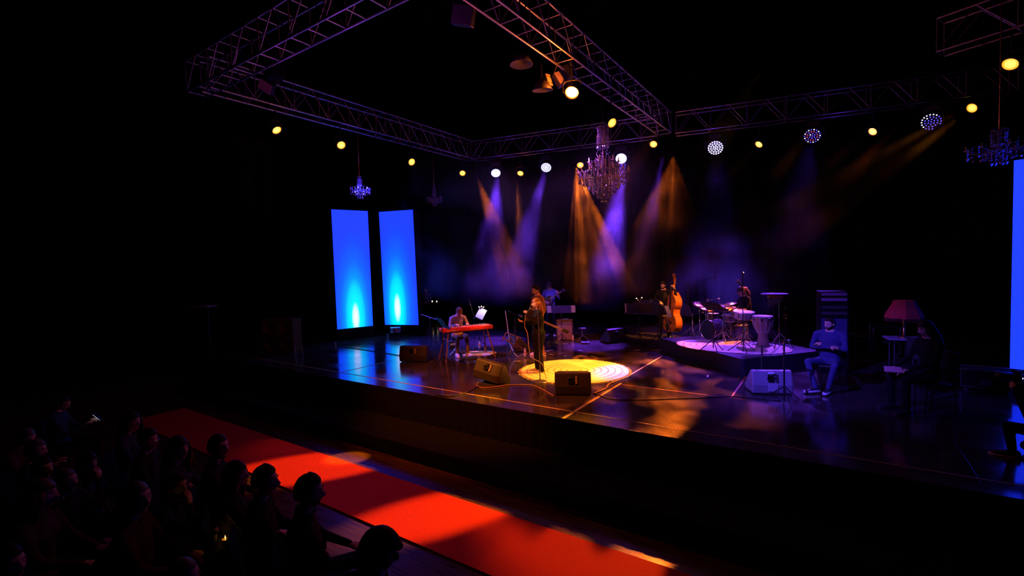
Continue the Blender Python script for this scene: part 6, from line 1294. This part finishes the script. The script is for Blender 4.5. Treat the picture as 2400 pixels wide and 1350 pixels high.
# thickest between the keyboard and the double bass, thinning to both sides
sp = nt.nodes.new('ShaderNodeSeparateXYZ'); nt.links.new(tc.outputs['Object'], sp.inputs[0])
mr = nt.nodes.new('ShaderNodeMapRange'); mr.interpolation_type = 'SMOOTHSTEP'; mr.inputs['From Min'].default_value = -3.4; mr.inputs['From Max'].default_value = -5.4; mr.inputs['To Min'].default_value = 0.022; mr.inputs['To Max'].default_value = 1.0; nt.links.new(sp.outputs['X'], mr.inputs['Value'])
mz = nt.nodes.new('ShaderNodeMapRange'); mz.interpolation_type = 'SMOOTHSTEP'; mz.inputs['From Min'].default_value = 0.8; mz.inputs['From Max'].default_value = 2.7; mz.inputs['To Min'].default_value = 0.0; mz.inputs['To Max'].default_value = 1.0; nt.links.new(sp.outputs['Z'], mz.inputs['Value'])
mt_ = nt.nodes.new('ShaderNodeMapRange'); mt_.interpolation_type = 'SMOOTHSTEP'; mt_.inputs['From Min'].default_value = 6.2; mt_.inputs['From Max'].default_value = 4.6; mt_.inputs['To Min'].default_value = 0.15; mt_.inputs['To Max'].default_value = 1.0; nt.links.new(sp.outputs['Z'], mt_.inputs['Value'])
mq = nt.nodes.new('ShaderNodeMath'); mq.operation = 'MULTIPLY'; nt.links.new(mz.outputs[0], mq.inputs[0]); nt.links.new(mt_.outputs[0], mq.inputs[1])
mw = nt.nodes.new('ShaderNodeMath'); mw.operation = 'MULTIPLY'; nt.links.new(mq.outputs[0], mw.inputs[0]); nt.links.new(mr.outputs[0], mw.inputs[1])
ml = nt.nodes.new('ShaderNodeMath'); ml.operation = 'MULTIPLY'; nt.links.new(r1, ml.inputs[0]); nt.links.new(mw.outputs[0], ml.inputs[1])
m2 = nt.nodes.new('ShaderNodeMath'); m2.operation = 'MULTIPLY'; m2.inputs[1].default_value = 0.11; nt.links.new(ml.outputs[0], m2.inputs[0]); nt.links.new(m2.outputs[0], vs_.inputs['Density'])
hz = MB().prism([(10.6, 1.75), (12.6, 1.0), (18.4, 0.7), (18.4, 6.3), (10.6, 6.3)], -11.6, 2.5, 'yz').build('haze', hm)
hz['kind'] = 'stuff'; hz['label'] = 'thin drifting haze lit violet and amber behind the band'; hz['category'] = 'haze'

hm2 = bpy.data.materials.new('low_mist'); hm2.use_nodes = True; nt = hm2.node_tree; nt.nodes.clear()
out = nt.nodes.new('ShaderNodeOutputMaterial'); v2 = nt.nodes.new('ShaderNodeVolumePrincipled'); nt.links.new(v2.outputs[0], out.inputs['Volume']); v2.inputs['Color'].default_value = (0.9, 0.9, 0.9, 1); v2.inputs['Anisotropy'].default_value = 0.2
tc = nt.nodes.new('ShaderNodeTexCoord'); n2 = nt.nodes.new('ShaderNodeTexNoise'); n2.inputs['Scale'].default_value = 0.9; n2.inputs['Detail'].default_value = 3.0; nt.links.new(tc.outputs['Object'], n2.inputs['Vector'])
r2 = ramp(nt, n2.outputs['Fac'], [(0.42, (0.0, 0.0, 0.0)), (0.66, (1, 1, 1))])
sp = nt.nodes.new('ShaderNodeSeparateXYZ'); nt.links.new(tc.outputs['Object'], sp.inputs[0])
def fade(sock, lo, hi):
    m = nt.nodes.new('ShaderNodeMapRange'); m.interpolation_type = 'SMOOTHSTEP'; m.inputs['From Min'].default_value = lo; m.inputs['From Max'].default_value = hi; nt.links.new(sock, m.inputs['Value']); return m.outputs[0]
def mul(a, b):
    m = nt.nodes.new('ShaderNodeMath'); m.operation = 'MULTIPLY'; nt.links.new(a, m.inputs[0])
    if isinstance(b, float): m.inputs[1].default_value = b
    else: nt.links.new(b, m.inputs[1])
    return m.outputs[0]
dn = mul(mul(mul(r2, fade(sp.outputs['Z'], 3.4, 1.6)), mul(fade(sp.outputs['X'], -5.6, -4.4), fade(sp.outputs['X'], -0.4, -1.8))), mul(fade(sp.outputs['Z'], 0.3, 0.9), 0.16))
nt.links.new(dn, v2.inputs['Density'])
hz2_ = MB().box((-3.0, 17.2, 1.85), (5.4, 2.2, 3.1)).build('haze', hm2); hz2_['kind'] = 'stuff'; hz2_['label'] = 'low bank of blue mist behind the bassist and the drum kit'; hz2_['category'] = 'haze'
